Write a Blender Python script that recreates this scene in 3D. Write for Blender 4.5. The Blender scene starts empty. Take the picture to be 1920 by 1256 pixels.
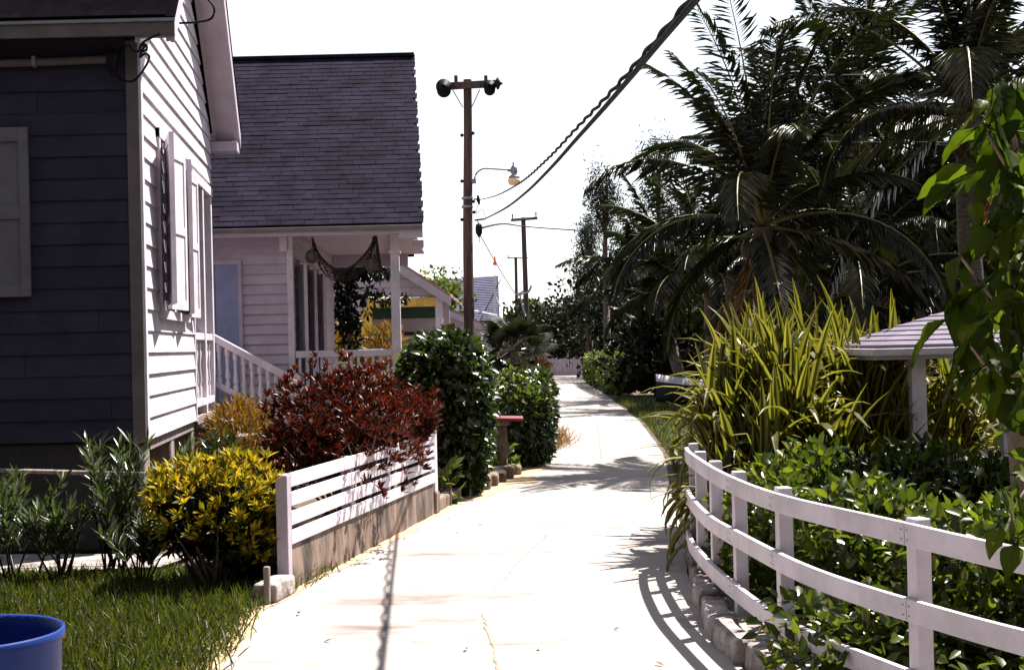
import bpy, math, random
import numpy as np
from mathutils import Vector, Matrix
random.seed(7); rng = np.random.default_rng(7)
scene = bpy.context.scene
COL = scene.collection
# ------------------------------------------------------------------ camera
F = 2667.; CX = 960.; CY = 628.; ROLL = .024; H = 1.65
PITCH = math.atan((648.5-CY)/F)
f0 = np.array([0, math.cos(PITCH), math.sin(PITCH)]); r0 = np.array([1., 0, 0]); u0 = np.cross(r0, f0)
rv = r0*math.cos(ROLL)-u0*math.sin(ROLL); uv = u0*math.cos(ROLL)+r0*math.sin(ROLL)
cam = bpy.data.cameras.new('camera'); cam_o = bpy.data.objects.new('camera', cam); COL.objects.link(cam_o)
cam.sensor_width = 36; cam.lens = 36*F/1920; cam.clip_end = 3000; cam.clip_start = .05
m = Matrix.Identity(4)
for i in range(3):
    m[i][0] = rv[i]; m[i][1] = uv[i]; m[i][2] = -f0[i]
m[2][3] = H
cam_o.matrix_world = m
scene.camera = cam_o
# ------------------------------------------------------------------ sky, sun, exposure
SUN = Vector((.44, .36, 1.0)).normalized()
w = bpy.data.worlds.new('World'); scene.world = w; w.use_nodes = True
nt = w.node_tree; bg = nt.nodes['Background']
sky = nt.nodes.new('ShaderNodeTexSky'); sky.sky_type = 'NISHITA'; sky.sun_disc = False
sky.sun_elevation = math.asin(SUN.z); sky.sun_rotation = math.atan2(SUN.x, SUN.y)
sky.air_density = 1.0; sky.dust_density = 0.0; sky.ozone_density = 1.0
hs = nt.nodes.new('ShaderNodeHueSaturation'); hs.inputs['Saturation'].default_value = .32   # thin haze takes the blue out of the whole sky
nt.links.new(sky.outputs[0], hs.inputs['Color']); nt.links.new(hs.outputs[0], bg.inputs[0]); bg.inputs[1].default_value = .062
sl = bpy.data.lights.new('sun', 'SUN'); sl.energy = 5.0; sl.angle = math.radians(.53); sl.color = (1, .95, .86)
so = bpy.data.objects.new('sun', sl); COL.objects.link(so); so.rotation_euler = SUN.to_track_quat('Z', 'Y').to_euler()
vs = scene.view_settings; vs.view_transform = 'Standard'; vs.look = 'None'; vs.gamma = 1; vs.exposure = 1.75
scene.cycles.max_bounces = 6; scene.cycles.diffuse_bounces = 3; scene.cycles.glossy_bounces = 2; scene.cycles.transmission_bounces = 3

# ------------------------------------------------------------------ pixel helpers (photo pixels -> world at a real depth)
def ray(x, y): return f0+rv*(x-CX)/F-uv*(y-CY)/F
def at(x, y, d):
    v = ray(x, y); return v*(d/v[1])+np.array([0, 0, H])
def gnd(x, y, z=0.):
    v = ray(x, y); return v*((z-H)/v[2])+np.array([0, 0, H])

# ------------------------------------------------------------------ materials
MATS = {}
def mat(name, col, rough=.6, var=.15, scale=6., bump=0., bscale=40., spec=.4, rand=0., stretch=(1, 1, 1), col2=None, metallic=0., thr=(.35, .65)):
    if name in MATS: return MATS[name]
    m = bpy.data.materials.new(name); m.use_nodes = True; MATS[name] = m
    t = m.node_tree; N = t.nodes; L = t.links; p = N['Principled BSDF']
    geo = N.new('ShaderNodeNewGeometry'); mp = N.new('ShaderNodeMapping'); mp.inputs['Scale'].default_value = stretch
    L.new(geo.outputs['Position'], mp.inputs[0])
    n = N.new('ShaderNodeTexNoise'); n.inputs['Scale'].default_value = scale; n.inputs['Detail'].default_value = 6; n.inputs['Roughness'].default_value = .65
    L.new(mp.outputs[0], n.inputs['Vector'])
    r = N.new('ShaderNodeValToRGB'); L.new(n.outputs[0], r.inputs[0])
    c = np.array(col); c2 = np.array(col2) if col2 is not None else np.clip(c*(1-var*2), 0, 1)
    r.color_ramp.elements[0].position = thr[0]; r.color_ramp.elements[1].position = thr[1]
    r.color_ramp.elements[0].color = (*c2, 1); r.color_ramp.elements[1].color = (*(np.clip(c*(1+var*.4), 0, 1)), 1)
    out = r.outputs[0]
    if rand:
        oi = N.new('ShaderNodeObjectInfo'); ad = N.new('ShaderNodeMath'); ad.operation = 'ADD'
        L.new(oi.outputs['Random'], ad.inputs[0]); L.new(geo.outputs['Random Per Island'], ad.inputs[1])
        fr = N.new('ShaderNodeMath'); fr.operation = 'FRACT'; L.new(ad.outputs[0], fr.inputs[0])
        mr = N.new('ShaderNodeMapRange'); mr.inputs[3].default_value = 1-rand; mr.inputs[4].default_value = 1+rand*.6
        L.new(fr.outputs[0], mr.inputs[0])
        mx = N.new('ShaderNodeVectorMath'); mx.operation = 'SCALE'; L.new(out, mx.inputs[0]); L.new(mr.outputs[0], mx.inputs['Scale']); out = mx.outputs[0]
    L.new(out, p.inputs['Base Color'])
    p.inputs['Roughness'].default_value = rough; p.inputs['Specular IOR Level'].default_value = spec; p.inputs['Metallic'].default_value = metallic
    if bump:
        n2 = N.new('ShaderNodeTexNoise'); n2.inputs['Scale'].default_value = bscale; n2.inputs['Detail'].default_value = 5
        L.new(mp.outputs[0], n2.inputs['Vector'])
        b = N.new('ShaderNodeBump'); b.inputs['Strength'].default_value = bump; b.inputs['Distance'].default_value = .02
        L.new(n2.outputs[0], b.inputs['Height']); L.new(b.outputs[0], p.inputs['Normal'])
    return m
def leaf(name, cols, rough=.4, trans=.35, tcol=None, spec=.22):
    m = bpy.data.materials.new(name); m.use_nodes = True; MATS[name] = m
    t = m.node_tree; N = t.nodes; L = t.links; p = N['Principled BSDF']; o = N['Material Output']
    geo = N.new('ShaderNodeNewGeometry'); oi = N.new('ShaderNodeObjectInfo'); ad = N.new('ShaderNodeMath'); ad.operation = 'ADD'
    L.new(oi.outputs['Random'], ad.inputs[0]); L.new(geo.outputs['Random Per Island'], ad.inputs[1])
    fr = N.new('ShaderNodeMath'); fr.operation = 'FRACT'; L.new(ad.outputs[0], fr.inputs[0])
    r = N.new('ShaderNodeValToRGB'); L.new(fr.outputs[0], r.inputs[0])
    cr = r.color_ramp
    for i, c in enumerate(cols):
        e = cr.elements[i] if i < 2 else cr.elements.new(1)
        e.position = i/(len(cols)-1); e.color = (*c, 1)
    L.new(r.outputs[0], p.inputs['Base Color'])
    p.inputs['Roughness'].default_value = rough; p.inputs['Specular IOR Level'].default_value = spec
    tr = N.new('ShaderNodeBsdfTranslucent')
    tc = N.new('ShaderNodeVectorMath'); tc.operation = 'MULTIPLY'; L.new(r.outputs[0], tc.inputs[0]); tc.inputs[1].default_value = tcol or (1.6, 1.8, .6)
    L.new(tc.outputs[0], tr.inputs[0])
    mx = N.new('ShaderNodeMixShader'); mx.inputs[0].default_value = trans
    L.new(p.outputs[0], mx.inputs[1]); L.new(tr.outputs[0], mx.inputs[2]); L.new(mx.outputs[0], o.inputs[0])
    return m
WHITE = mat('white_paint', (.58, .525, .59), .45, .12, 3, bump=.15, bscale=30, spec=.2)
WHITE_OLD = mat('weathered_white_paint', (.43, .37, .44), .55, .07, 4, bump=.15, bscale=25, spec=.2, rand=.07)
SIDING_SHADE = mat('shade_darkened_paint', (.036, .033, .054), .65, .12, 3, bump=.15, spec=.03, rand=.14)  # tree shade on the front wall put into this dark base colour
SHUT_SHADE = mat('shade_toned_shutter', (.13, .118, .145), .5, .1, 4, spec=.1)  # whitish front shutter, its deep shade mixed into the colour
TRIM_SHADE = mat('shade_toned_taupe_trim', (.12, .10, .105), .5, .12, 4, spec=.1)  # front trim colour lowered to carry the shade on that side
BLUE_DOOR = mat('blue_grey_paint', (.22, .25, .42), .5, .1, 4)
SHINGLE = mat('purple_grey_shingle', (.016, .0115, .025), .9, .28, 2.2, bump=.3, bscale=90, rand=.2, spec=.05)
SHINGLE_DK = mat('black_shingle', (.006, .005, .007), .95, .2, 4, rand=.3, spec=.0)
SHINGLE_LT = mat('lilac_shingle', (.125, .10, .145), .85, .15, 5, bump=.3, bscale=90, rand=.15)
CONC = mat('path_concrete', (.275, .24, .23), .8, .1, 1.6, bump=.15, bscale=30, stretch=(.5, 1.3, 1), col2=(.13, .09, .082), thr=(.30, .46))
CONC_OLD = mat('stained_concrete', (.18, .125, .10), .85, .2, 5, bump=.6, bscale=18, stretch=(1, 1, .35), col2=(.03, .021, .018), thr=(.36, .60))
KERB = mat('rough_kerb_concrete', (.36, .31, .30), .9, .2, 7, bump=.7, bscale=22, col2=(.08, .06, .06))
SOIL = mat('dry_soil', (.10, .07, .045), .95, .3, 3, bump=.5)
SAND = mat('pale_sand', (.46, .34, .22), .95, .2, 6, bump=.4, col2=(.26, .17, .10))
TURF = mat('turf_soil', (.018, .022, .008), .95, .3, 6)
POLE = mat('creosoted_pole', (.085, .05, .045), .85, .3, 6, bump=.5, stretch=(3, 3, .2))
WOOD = mat('grey_weathered_wood', (.26, .21, .20), .85, .3, 8, bump=.5, stretch=(3, 3, .3))
BARK = mat('bark', (.13, .10, .08), .9, .3, 9, bump=.7)
PALMBARK = mat('palm_bark', (.16, .13, .11), .9, .3, 9, bump=.7, stretch=(1, 1, 4))
DARK = mat('black_rubber', (.008, .008, .009), .6, .1, spec=.12)
METAL = mat('grey_metal', (.22, .23, .27), .45, .1, metallic=.5)
REDP = mat('red_paint', (.22, .035, .045), .7, .25)
ORANGE = mat('orange_plastic', (.8, .16, .06), .5, .1)
BLUEP = mat('blue_plastic', (.009, .028, .16), .5, .12, 5, spec=.12)
YELLOWP = mat('yellow_paint', (.72, .46, .09), .6, .15)
GREENP = mat('dark_green_paint', (.02, .07, .05), .6, .15)
PINKROOF = mat('red_brown_roof', (.30, .17, .15), .8, .2)
BLUEROOF = mat('blue_grey_roof', (.10, .10, .17), .8, .15, 3)
AMBER = mat('amber_glass', (.85, .62, .36), .25, .1)
NETM = mat('tarred_net', (.03, .024, .022), .9, .2)
FLOATM = mat('float_cork', (.10, .085, .08), .8, .2)
HULL = mat('dark_hull', (.02, .025, .03), .5, .1)
GLASSD = mat('dark_glass', (.02, .022, .03), .15, .05)
AQUA = mat('pale_green_paint', (.42, .62, .52), .5, .1)
COCO = mat('coconut_husk', (.03, .026, .01), .6, .2)
DRYFROND = mat('dry_frond', (.22, .13, .05), .8, .3)

L_HEDGE = leaf('glossy_green_leaf', [(.0081, .0149, .0032), (.0162, .0270, .0054), (.0297, .0405, .0081)], .27, .3, spec=.55)
L_VARI = leaf('pale_green_leaf', [(.0270, .0450, .0090), (.0720, .0900, .0225), (.1350, .1440, .0405)], .35, .35)
L_RED = leaf('red_croton_leaf', [(.0045, .0022, .0017), (.0168, .0034, .0022), (.0560, .0056, .0034), (.0101, .0078, .0022), (.0896, .0123, .0034), (.0067, .0045, .0017)], .35, .4, tcol=(1.7, 1.1, .7))
L_YEL = leaf('yellow_croton_leaf', [(.03, .045, .008), (.28, .22, .014), (.07, .09, .01), (.42, .32, .02), (.40, .27, .02)], .4, .4, tcol=(1.3, 1.2, .5))
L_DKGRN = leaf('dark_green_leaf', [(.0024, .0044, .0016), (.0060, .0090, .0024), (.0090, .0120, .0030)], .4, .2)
L_OLEA = leaf('narrow_grey_green_leaf', [(.0200, .0300, .0125), (.0450, .0600, .0250), (.0750, .0900, .0450)], .27, .25, spec=.55)
L_GRASS = leaf('grass_blade', [(.0135, .0225, .0036), (.0270, .0390, .0060), (.0510, .0570, .0105), (.0800, .0600, .0240)], .45, .45)
L_PALM = leaf('palm_leaflet', [(.0049, .0073, .0024), (.0097, .0127, .0034), (.0146, .0158, .0049)], .33, .2, spec=.3)
L_FAR = leaf('far_tree_leaf', [(.0025, .0042, .0017), (.0063, .0088, .0025), (.0115, .0136, .0042)], .5, .2)
L_CAS = leaf('needle_foliage', [(.0076, .0092, .0067), (.0147, .0168, .0126), (.0210, .0231, .0189)], .6, .15)
L_BIG = leaf('broad_backlit_leaf', [(.0149, .0255, .0043), (.0298, .0447, .0063), (.0554, .0724, .0085)], .5, .45, spec=.10, tcol=(1.7, 1.9, .5))
L_ORG = leaf('orange_feathery_leaf', [(.0500, .0600, .0100), (.1700, .1000, .0150), (.2000, .0850, .0150)], .5, .4, tcol=(1.3, 1.1, .5))
L_COVER = leaf('ground_cover_leaf', [(.0150, .0244, .0045), (.0413, .0562, .0094), (.0975, .1050, .0150)], .3, .4, spec=.4)
L_STRAPG = leaf('strap_leaf_green', [(.0077, .0110, .0026), (.0154, .0198, .0040), (.0220, .0253, .0055)], .35, .35)
L_STRAPY = leaf('strap_leaf_yellow', [(.1020, .0990, .0180), (.1500, .1410, .0270), (.1860, .1680, .0420)], .4, .45, tcol=(1.2, 1.2, .5))
L_DRY = leaf('dry_grass', [(.1320, .0720, .0300), (.2160, .1320, .0540), (.2700, .1800, .0840)], .7, .3, tcol=(1.2, 1., .6))

# ------------------------------------------------------------------ mesh helpers
def link(name, me, mats, parent=None, smooth=False):
    o = bpy.data.objects.new(name, me); COL.objects.link(o)
    for mm in (mats if isinstance(mats, (list, tuple)) else [mats]):
        if mm.name not in [x.name for x in me.materials if x]: me.materials.append(mm)
    if smooth: me.polygons.foreach_set('use_smooth', [True]*len(me.polygons))
    if parent is not None: o.parent = parent
    return o
def tag(o, label, cat, group=None, kind=None):
    o['label'] = label
    if cat: o['category'] = cat
    if group: o['group'] = group
    if kind: o['kind'] = kind
    return o
def empty(name, loc=(0, 0, 0), rz=0):
    o = bpy.data.objects.new(name, None); COL.objects.link(o); o.location = loc; o.rotation_euler = (0, 0, rz); o.empty_display_size = .2
    return o
def thing(name, label, cat, loc=(0, 0, 0), rz=0, group=None):
    return tag(empty(name, loc, rz), label, cat, group)
class MB:
    """collects shapes; T maps local coords to the thing's coords"""
    def __init__(s, T=None): s.v = []; s.f = []; s.mi = []; s.T = T; s.cur = 0
    def add(s, vs, fs):
        b = len(s.v); s.v += [tuple(s.T(*p)) if s.T else tuple(p) for p in vs]; s.f += [tuple(b+i for i in q) for q in fs]; s.mi += [s.cur]*len(fs); return s
    def box(s, x0, x1, y0, y1, z0, z1):
        return s.add([(x0, y0, z0), (x1, y0, z0), (x1, y1, z0), (x0, y1, z0), (x0, y0, z1), (x1, y0, z1), (x1, y1, z1), (x0, y1, z1)],
                     [(0, 3, 2, 1), (4, 5, 6, 7), (0, 1, 5, 4), (1, 2, 6, 5), (2, 3, 7, 6), (3, 0, 4, 7)])
    def hexa(s, p):  # 8 points, bottom ring then top ring
        return s.add(p, [(0, 3, 2, 1), (4, 5, 6, 7), (0, 1, 5, 4), (1, 2, 6, 5), (2, 3, 7, 6), (3, 0, 4, 7)])
    def prism(s, poly, off):
        n = len(poly); off = np.array(off); a = [np.array(p) for p in poly]; b = [p+off for p in a]
        return s.add(a+b, [tuple(range(n))[::-1], tuple(range(n, 2*n))]+[(i, (i+1) % n, n+(i+1) % n, n+i) for i in range(n)])
    def tube(s, pts, rad, n=8, cap=True):
        pts = [np.array(p, float) for p in pts]; k = len(pts); rad = rad if hasattr(rad, '__len__') else [rad]*k
        V = []; Fc = []
        up = np.array([0, 0, 1.])
        for i in range(k):
            t = pts[min(i+1, k-1)]-pts[max(i-1, 0)]; t = t/(np.linalg.norm(t)+1e-9)
            a = np.cross(t, up if abs(t[2]) < .95 else np.array([1., 0, 0])); a /= np.linalg.norm(a)+1e-9; b = np.cross(t, a)
            for j in range(n):
                th = 2*math.pi*j/n; V.append(pts[i]+rad[i]*(a*math.cos(th)+b*math.sin(th)))
        for i in range(k-1):
            for j in range(n): Fc.append((i*n+j, i*n+(j+1) % n, (i+1)*n+(j+1) % n, (i+1)*n+j))
        if cap: Fc += [tuple(range(n)), tuple(range((k-1)*n, k*n))[::-1]]
        return s.add(V, Fc)
    def lathe(s, prof, c=(0, 0, 0), n=16):
        V = []; Fc = []; k = len(prof)
        for r, z in prof:
            for j in range(n): V.append((c[0]+r*math.cos(2*math.pi*j/n), c[1]+r*math.sin(2*math.pi*j/n), c[2]+z))
        for i in range(k-1):
            for j in range(n): Fc.append((i*n+j, i*n+(j+1) % n, (i+1)*n+(j+1) % n, (i+1)*n+j))
        return s.add(V, Fc)
    def ball(s, c, r, n=12, sz=1.):
        return s.lathe([(max(1e-4, r*math.sin(math.pi*i/8)), -r*sz*math.cos(math.pi*i/8)) for i in range(9)], c, n)
    def mesh(s, name):
        me = bpy.data.meshes.new(name); me.from_pydata([tuple(map(float, p)) for p in s.v], [], s.f)
        if any(s.mi): me.polygons.foreach_set('material_index', s.mi)
        me.update(); return me
    def build(s, name, mats, parent=None, smooth=False): return link(name, s.mesh(name), mats, parent, smooth)
def bevel(o, wdt=.006, seg=2):
    b = o.modifiers.new('bevel', 'BEVEL'); b.width = wdt; b.segments = seg; b.limit_method = 'ANGLE'; return o
def sheet(name, pts, z, m, **k):
    mb = MB(); mb.add([(p[0], p[1], z) for p in pts], [tuple(range(len(pts)))]); o = mb.build(name, m); o['kind'] = 'structure'; return o
def norm(a): return a/(np.linalg.norm(a, axis=-1, keepdims=True)+1e-9)
def leaf_mesh(name, P, A, Nn, length, width, shape=0, fold=.25, droop=0.):
    """P base points, A directions, Nn rough normals; shape 0: diamond of 2 tris; 1: broad leaf of 8 verts"""
    n = len(P); A = norm(A); B = norm(np.cross(Nn, A)); Nn = np.cross(A, B)
    ln = length if hasattr(length, '__len__') else np.full(n, length); wd = width if hasattr(width, '__len__') else np.full(n, width)
    ln = ln[:, None]; wd = wd[:, None]
    if shape == 0:
        V = np.stack([P, P+A*ln*.5+B*wd*.5+Nn*wd*fold, P+A*ln-Nn*ln*droop, P+A*ln*.5-B*wd*.5+Nn*wd*fold], 1).reshape(-1, 3)
        base = np.arange(n)[:, None]*4; Fi = np.concatenate([base+[0, 1, 2], base+[0, 2, 3]], 1).reshape(-1, 3)
    else:
        d = Nn*ln*droop
        V = np.stack([P, P+A*ln*.28+B*wd*.43+Nn*wd*fold-d*.1, P+A*ln*.62+B*wd*.42+Nn*wd*fold-d*.4, P+A*ln-d,
                      P+A*ln*.62-B*wd*.42+Nn*wd*fold-d*.4, P+A*ln*.28-B*wd*.43+Nn*wd*fold-d*.1, P+A*ln*.3-d*.1, P+A*ln*.64-d*.42], 1).reshape(-1, 3)
        base = np.arange(n)[:, None]*8
        tri = [[0, 1, 6], [1, 2, 6], [2, 7, 6], [2, 3, 7], [3, 4, 7], [4, 6, 7], [4, 5, 6], [5, 0, 6]]
        Fi = np.concatenate([base+t for t in tri], 1).reshape(-1, 3)
    me = bpy.data.meshes.new(name); me.vertices.add(len(V)); me.vertices.foreach_set('co', V.astype('f').ravel())
    me.loops.add(Fi.size); me.loops.foreach_set('vertex_index', Fi.astype('i').ravel()); me.polygons.add(len(Fi))
    me.polygons.foreach_set('loop_start', np.arange(0, Fi.size, 3, dtype='i')); me.update(calc_edges=True); me.validate()
    return me
def rdir(n): return norm(rng.normal(size=(n, 3)))
def shell(n, c, h, p=2.5, inner=.55, lump=.12, nl=10, zmin=None):
    """points near the surface of a lumpy superellipsoid, with outward normals"""
    c = np.array(c, float); h = np.array(h, float)
    d = rdir(n); k = (np.abs(d)**p).sum(1)**(-1/p); rr = inner+(1-inner)*rng.random(n)**.45
    g = np.ones(n)
    for _ in range(nl):
        q = rdir(1)[0]; g += lump*np.maximum(0, (d@q-.6)/.4)*rng.uniform(-.8, 1.2)
    P = d*(k*rr*g)[:, None]*h+c; Nn = norm(d/h*h.mean())
    if zmin is not None:
        ok = P[:, 2] > zmin; P, Nn = P[ok], Nn[ok]
    return P, Nn
def cloud(name, m, parent, n, c, h, ln, wd, p=2.5, inner=.55, up=.3, out=.6, rnd=.8, shape=0, lump=.12, droop=0., zmin=None, flat=.5, nl=10, fold=.2):
    P, N0 = shell(n, c, h, p, inner, lump, nl, zmin); k = len(P)
    A = N0*out+rdir(k)*rnd+np.array([0, 0, up]); Nn = norm(N0*.4+rdir(k)*.8+np.array([0, 0, flat]))
    s = rng.uniform(.65, 1.25, k)
    return link(name, leaf_mesh(name, P, A, Nn, ln*s, wd*s, shape, fold, droop), m, parent)
def rosettes(name, m, parent, C, D, k, ln, wd, spread=.8, shape=0, droop=.1, fold=.25):
    n = len(C); P = np.repeat(C, k, 0); D = np.repeat(D, k, 0)
    A = norm(D+rdir(n*k)*spread); Nn = norm(D*.8+rdir(n*k)*.3); s = rng.uniform(.6, 1.2, n*k)
    return link(name, leaf_mesh(name, P+A*.01, A, Nn, ln*s, wd*s, shape, fold, droop), m, parent)
def stems(name, m, parent, base, tips, r=.012, n=5):
    mb = MB(); base = np.array(base, float)
    for t in tips:
        t = np.array(t, float); b = base+np.array([rng.normal()*.06, rng.normal()*.06, 0]); mid = (b*.5+t*.5)+np.array([rng.normal()*.05, rng.normal()*.05, .06])
        mb.tube([b, mid, t], [r, r*.75, r*.35], n, False)
    return mb.build(name, m, parent, True)

# ================================================================== ground, path, verges
def struct(o): o['kind'] = 'structure'; return o
mb = MB(); mb.add([(-400, -30, -.02), (400, -30, -.02), (400, 900, -.02), (-400, 900, -.02)], [(0, 1, 2, 3)]); struct(mb.build('ground', SOIL))
LE = [(-1.2, -2), (-1.3, 3), (-1.52, 6), (-1.6, 7.4), (-1.68, 9.2), (-1.56, 9.9), (-1.24, 11.45), (-.82, 14.1), (-.55, 15.3), (-.04, 17.5), (.27, 19), (.5, 23), (.76, 28.7), (1.15, 47), (1.7, 68), (1.9, 76)]
RE = [(3.1, -2), (2.2, 3), (1.45, 5.4), (1.13, 7.1), (1.07, 7.9), (1.2, 10), (1.43, 12.3), (1.68, 15.3), (2.2, 21), (2.65, 30), (2.97, 46), (3.3, 66), (3.5, 76)]
def interp(E_, y): return np.interp(y, [e[1] for e in E_], [e[0] for e in E_])
ys = np.concatenate([np.arange(-2, 20, .35), np.arange(20, 76.1, 1.2)])
mb = MB()
lx = interp(LE, ys)+rng.normal(0, .018, len(ys)); rx = interp(RE, ys)+rng.normal(0, .008, len(ys))
V = []; nx = 6
for i, y in enumerate(ys):
    for j in range(nx+1): V.append((lx[i]+(rx[i]-lx[i])*j/nx, y, 0.0))
mb.add(V, [(i*(nx+1)+j, i*(nx+1)+j+1, (i+1)*(nx+1)+j+1, (i+1)*(nx+1)+j) for i in range(len(ys)-1) for j in range(nx)])
path = struct(mb.build('path', CONC))
# joint crack running along the path, laid just above the concrete
CRACK = mat('crack_dirt', (.30, .20, .15), .9, .2)
def ribbon(name, pts, wd, z, m, parent):
    mb = MB(); V = []
    for i, p in enumerate(pts):
        q = np.array(pts[min(i+1, len(pts)-1)])-np.array(pts[max(i-1, 0)]); q = q/np.linalg.norm(q); s = wd*rng.uniform(.4, 1.3)/2
        V += [(p[0]-q[1]*s, p[1]+q[0]*s, z), (p[0]+q[1]*s, p[1]-q[0]*s, z)]
    mb.add(V, [(2*i, 2*i+1, 2*i+3, 2*i+2) for i in range(len(pts)-1)]); return mb.build(name, m, parent)
def crack(px, wd):
    pts = [gnd(*p)[:2] for p in px]; out = []
    for a, b in zip(pts[:-1], pts[1:]):
        k = max(2, int(np.linalg.norm(b-a)/.07))
        out += [a+(b-a)*t+rng.normal(0, .006, 2) for t in np.linspace(0, 1, k, endpoint=False)]
    ribbon('joint_crack', out+[pts[-1]], wd, .004, CRACK, path)
crack([(935, 1256), (918, 1190), (904, 1150)], .016)
crack([(925, 1110), (975, 1050), (1032, 997)], .008)
crack([(1100, 765), (1120, 800), (1128, 860)], .02)
# sandy verge along the left edge of the path
mb = MB(); V = []; yy = np.arange(5.5, 30, .3)
for y in yy:
    x = interp(LE, y); wl = .25+.5*np.exp(-((y-16.5)/3.)**2)+(.35 if y > 17 else 0); V += [(x-wl, y, -.004), (x+.03+.10*abs(math.sin(y*2.1))*rng.random()+(.25*math.exp(-((y-17.2)/1.2)**2)), y, .004)]
mb.add(V, [(2*i, 2*i+1, 2*i+3, 2*i+2) for i in range(len(yy)-1)]); struct(mb.build('sand_verge', SAND))
sheet('lawn', [(-9, 3), (-1.35, 3), (-1.55, 6), (-1.64, 7.4), (-1.72, 9.2), (-1.75, 10.7), (-9, 10.9)], -.006, TURF)
g = at(90, 1075, 10.9); sheet('garden_walk', [(-4.6, 10.75), (-2.75, 10.95), (-2.6, 11.6), (-4.6, 11.9)], .02, KERB)
sheet('garden_bed', [(1.5, 5), (1.32, 7.1), (1.27, 8), (1.4, 10), (1.6, 12.2), (1.9, 15.5), (14, 15.5), (14, 3), (2.3, 3)], .03, SOIL)

# grass blades on the lawn (uncountable)
n = 42000; gx = rng.uniform(-4.4, -1.25, n); gy = rng.uniform(6.2, 10.7, n); ok = gx < interp(LE, gy)+rng.normal(-.02, .07, n); gx, gy = gx[ok], gy[ok]; n = len(gx)
P = np.stack([gx, gy, np.full(n, -.01)], 1); A = norm(np.stack([rng.normal(0, .55, n), rng.normal(0, .55, n), np.ones(n)], 1))
tag(link('grass', leaf_mesh('grass', P, A, rdir(n), rng.uniform(.05, .16, n), rng.uniform(.006, .012, n), 1, .1, .25), L_GRASS), 'short sunlit green grass in the lower left corner', 'grass', kind='stuff')
def tuft(name, label, x, y, rad, n, ln, m, grp=None):
    P = np.stack([x+rng.normal(0, rad, n), y+rng.normal(0, rad*1.6, n), np.zeros(n)], 1); A = norm(np.stack([rng.normal(0, .6, n), rng.normal(0, .6, n), np.ones(n)], 1))
    return tag(link(name, leaf_mesh(name, P, A, rdir(n), rng.uniform(.4, 1, n)*ln, np.full(n, .010), 1, .1, .3), m), label, 'grass', kind='stuff')
tuft('dry_grass', 'brown dry grass at the foot of the hedge beside the path', .42, 23, .2, 1600, .5, L_DRY)
tuft('verge_grass', 'thin yellowed grass under the boat right of the path', 4.9, 33, .55, 3000, .25, L_DRY)
# fallen leaves on the path
DL = mat('fallen_leaf', (.16, .08, .04), .8, .3)
for px, py, where in ((640, 1072, 'close to the planter wall near end'), (738, 1060, 'just right of the cable shadow top'), (858, 998, 'a step out from the planter middle'), (905, 985, 'alone in the middle of the path'), (842, 972, 'beside the planter far post'),
                      (1245, 1248, 'at the bottom edge under the fence shadow'), (875, 1216, 'left of the near joint crack'), (606, 1204, 'near the lawn edge at bottom left'), (1010, 1215, 'right of the near joint crack'), (760, 1010, 'halfway along the planter foot'), (560, 1150, 'below the small kerb block'), (1150, 1180, 'left of the fence shadow')):
    p = gnd(px, py, .004)
    o = link('fallen_leaf', leaf_mesh('fallen_leaf', np.array([p]), np.array([[rng.normal(), rng.normal(), .15]]), np.array([[0, .2, 1.]]), .05+rng.random()*.03, .022, 1, .3, -.1), DL)
    tag(o, 'small dry brown leaf on the path '+where, 'leaf', 'dry leaves fallen on the path')

# ================================================================== house 1 (near left)
X1 = at(270, 665, 12.)[0]
def h1(x, y, z): return (X1+x-.101*y, 12.+y, z)
EX = .185; ZB = .93; ZE = 4.28; YB = 5.4; PIT = .80; AP = 2.7
house = thing('clapboard_house', 'near white clapboard house with shade-toned front on piers at the left edge', 'house')
def hb(name, m, parent, *b, bev=0):
    q = MB(h1)
    for bb in b: q.box(*bb)
    o = q.build(name, m, parent)
    if bev: bevel(o, bev)
    return o
# core walls (dark sheathing behind the boards)
hb('sheathing', SIDING_SHADE, house, (-4.5, -.03, .03, 3.4, ZB, 4.4))
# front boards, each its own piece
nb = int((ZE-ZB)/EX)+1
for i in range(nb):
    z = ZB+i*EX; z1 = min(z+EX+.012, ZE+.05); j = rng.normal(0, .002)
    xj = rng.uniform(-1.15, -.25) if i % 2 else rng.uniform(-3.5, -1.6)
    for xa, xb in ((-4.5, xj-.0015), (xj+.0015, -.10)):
        j2 = j+rng.normal(0, .0015); q = MB(h1); q.hexa([(xa, -.020+j2, z), (xb, -.020+j2, z), (xb, .02, z), (xa, .02, z), (xa, -.003+j2, z1), (xb, -.003+j2, z1), (xb, .02, z1), (xa, .02, z1)]); q.build('siding_board', SIDING_SHADE, house)
def side_board(T, y0, y1, z, ex, t, m, parent, slope0=0., slope1=0.):
    """lap board on the wall facing the path; ends may follow a rake"""
    z1 = z+ex+.012; j = rng.normal(0, .0015)
    a0, a1 = y0, y1; b0, b1 = y0+slope0*(z1-z), y1-slope1*(z1-z)
    if b1-b0 < .05: return
    q = MB(T); q.hexa([(-.02, a0, z), (t+j, a0, z), (t+j, a1, z), (-.02, a1, z), (-.02, b0, z1), (.003+j, b0, z1), (.003+j, b1, z1), (-.02, b1, z1)]); return q.build('siding_board', m, parent)
z = ZB; i = 0
while z < 6.4:
    if z < 3.58: y0, y1, s0, s1 = .07, 3.36, 0, 0
    elif z < ZE: y0, y1, s0, s1 = .07, YB, 0, 0
    else: y0 = max(.07, (z-ZE)/PIT); y1 = YB-max(0, (z-ZE)/PIT); s0 = s1 = 1/PIT
    side_board(h1, y0, y1, z, EX, .024, WHITE, house, s0, s1); z += EX; i += 1
hb('gable_sheathing', WHITE, house, (-.12, -.025, .05, YB, 3.66, ZE))
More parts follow.
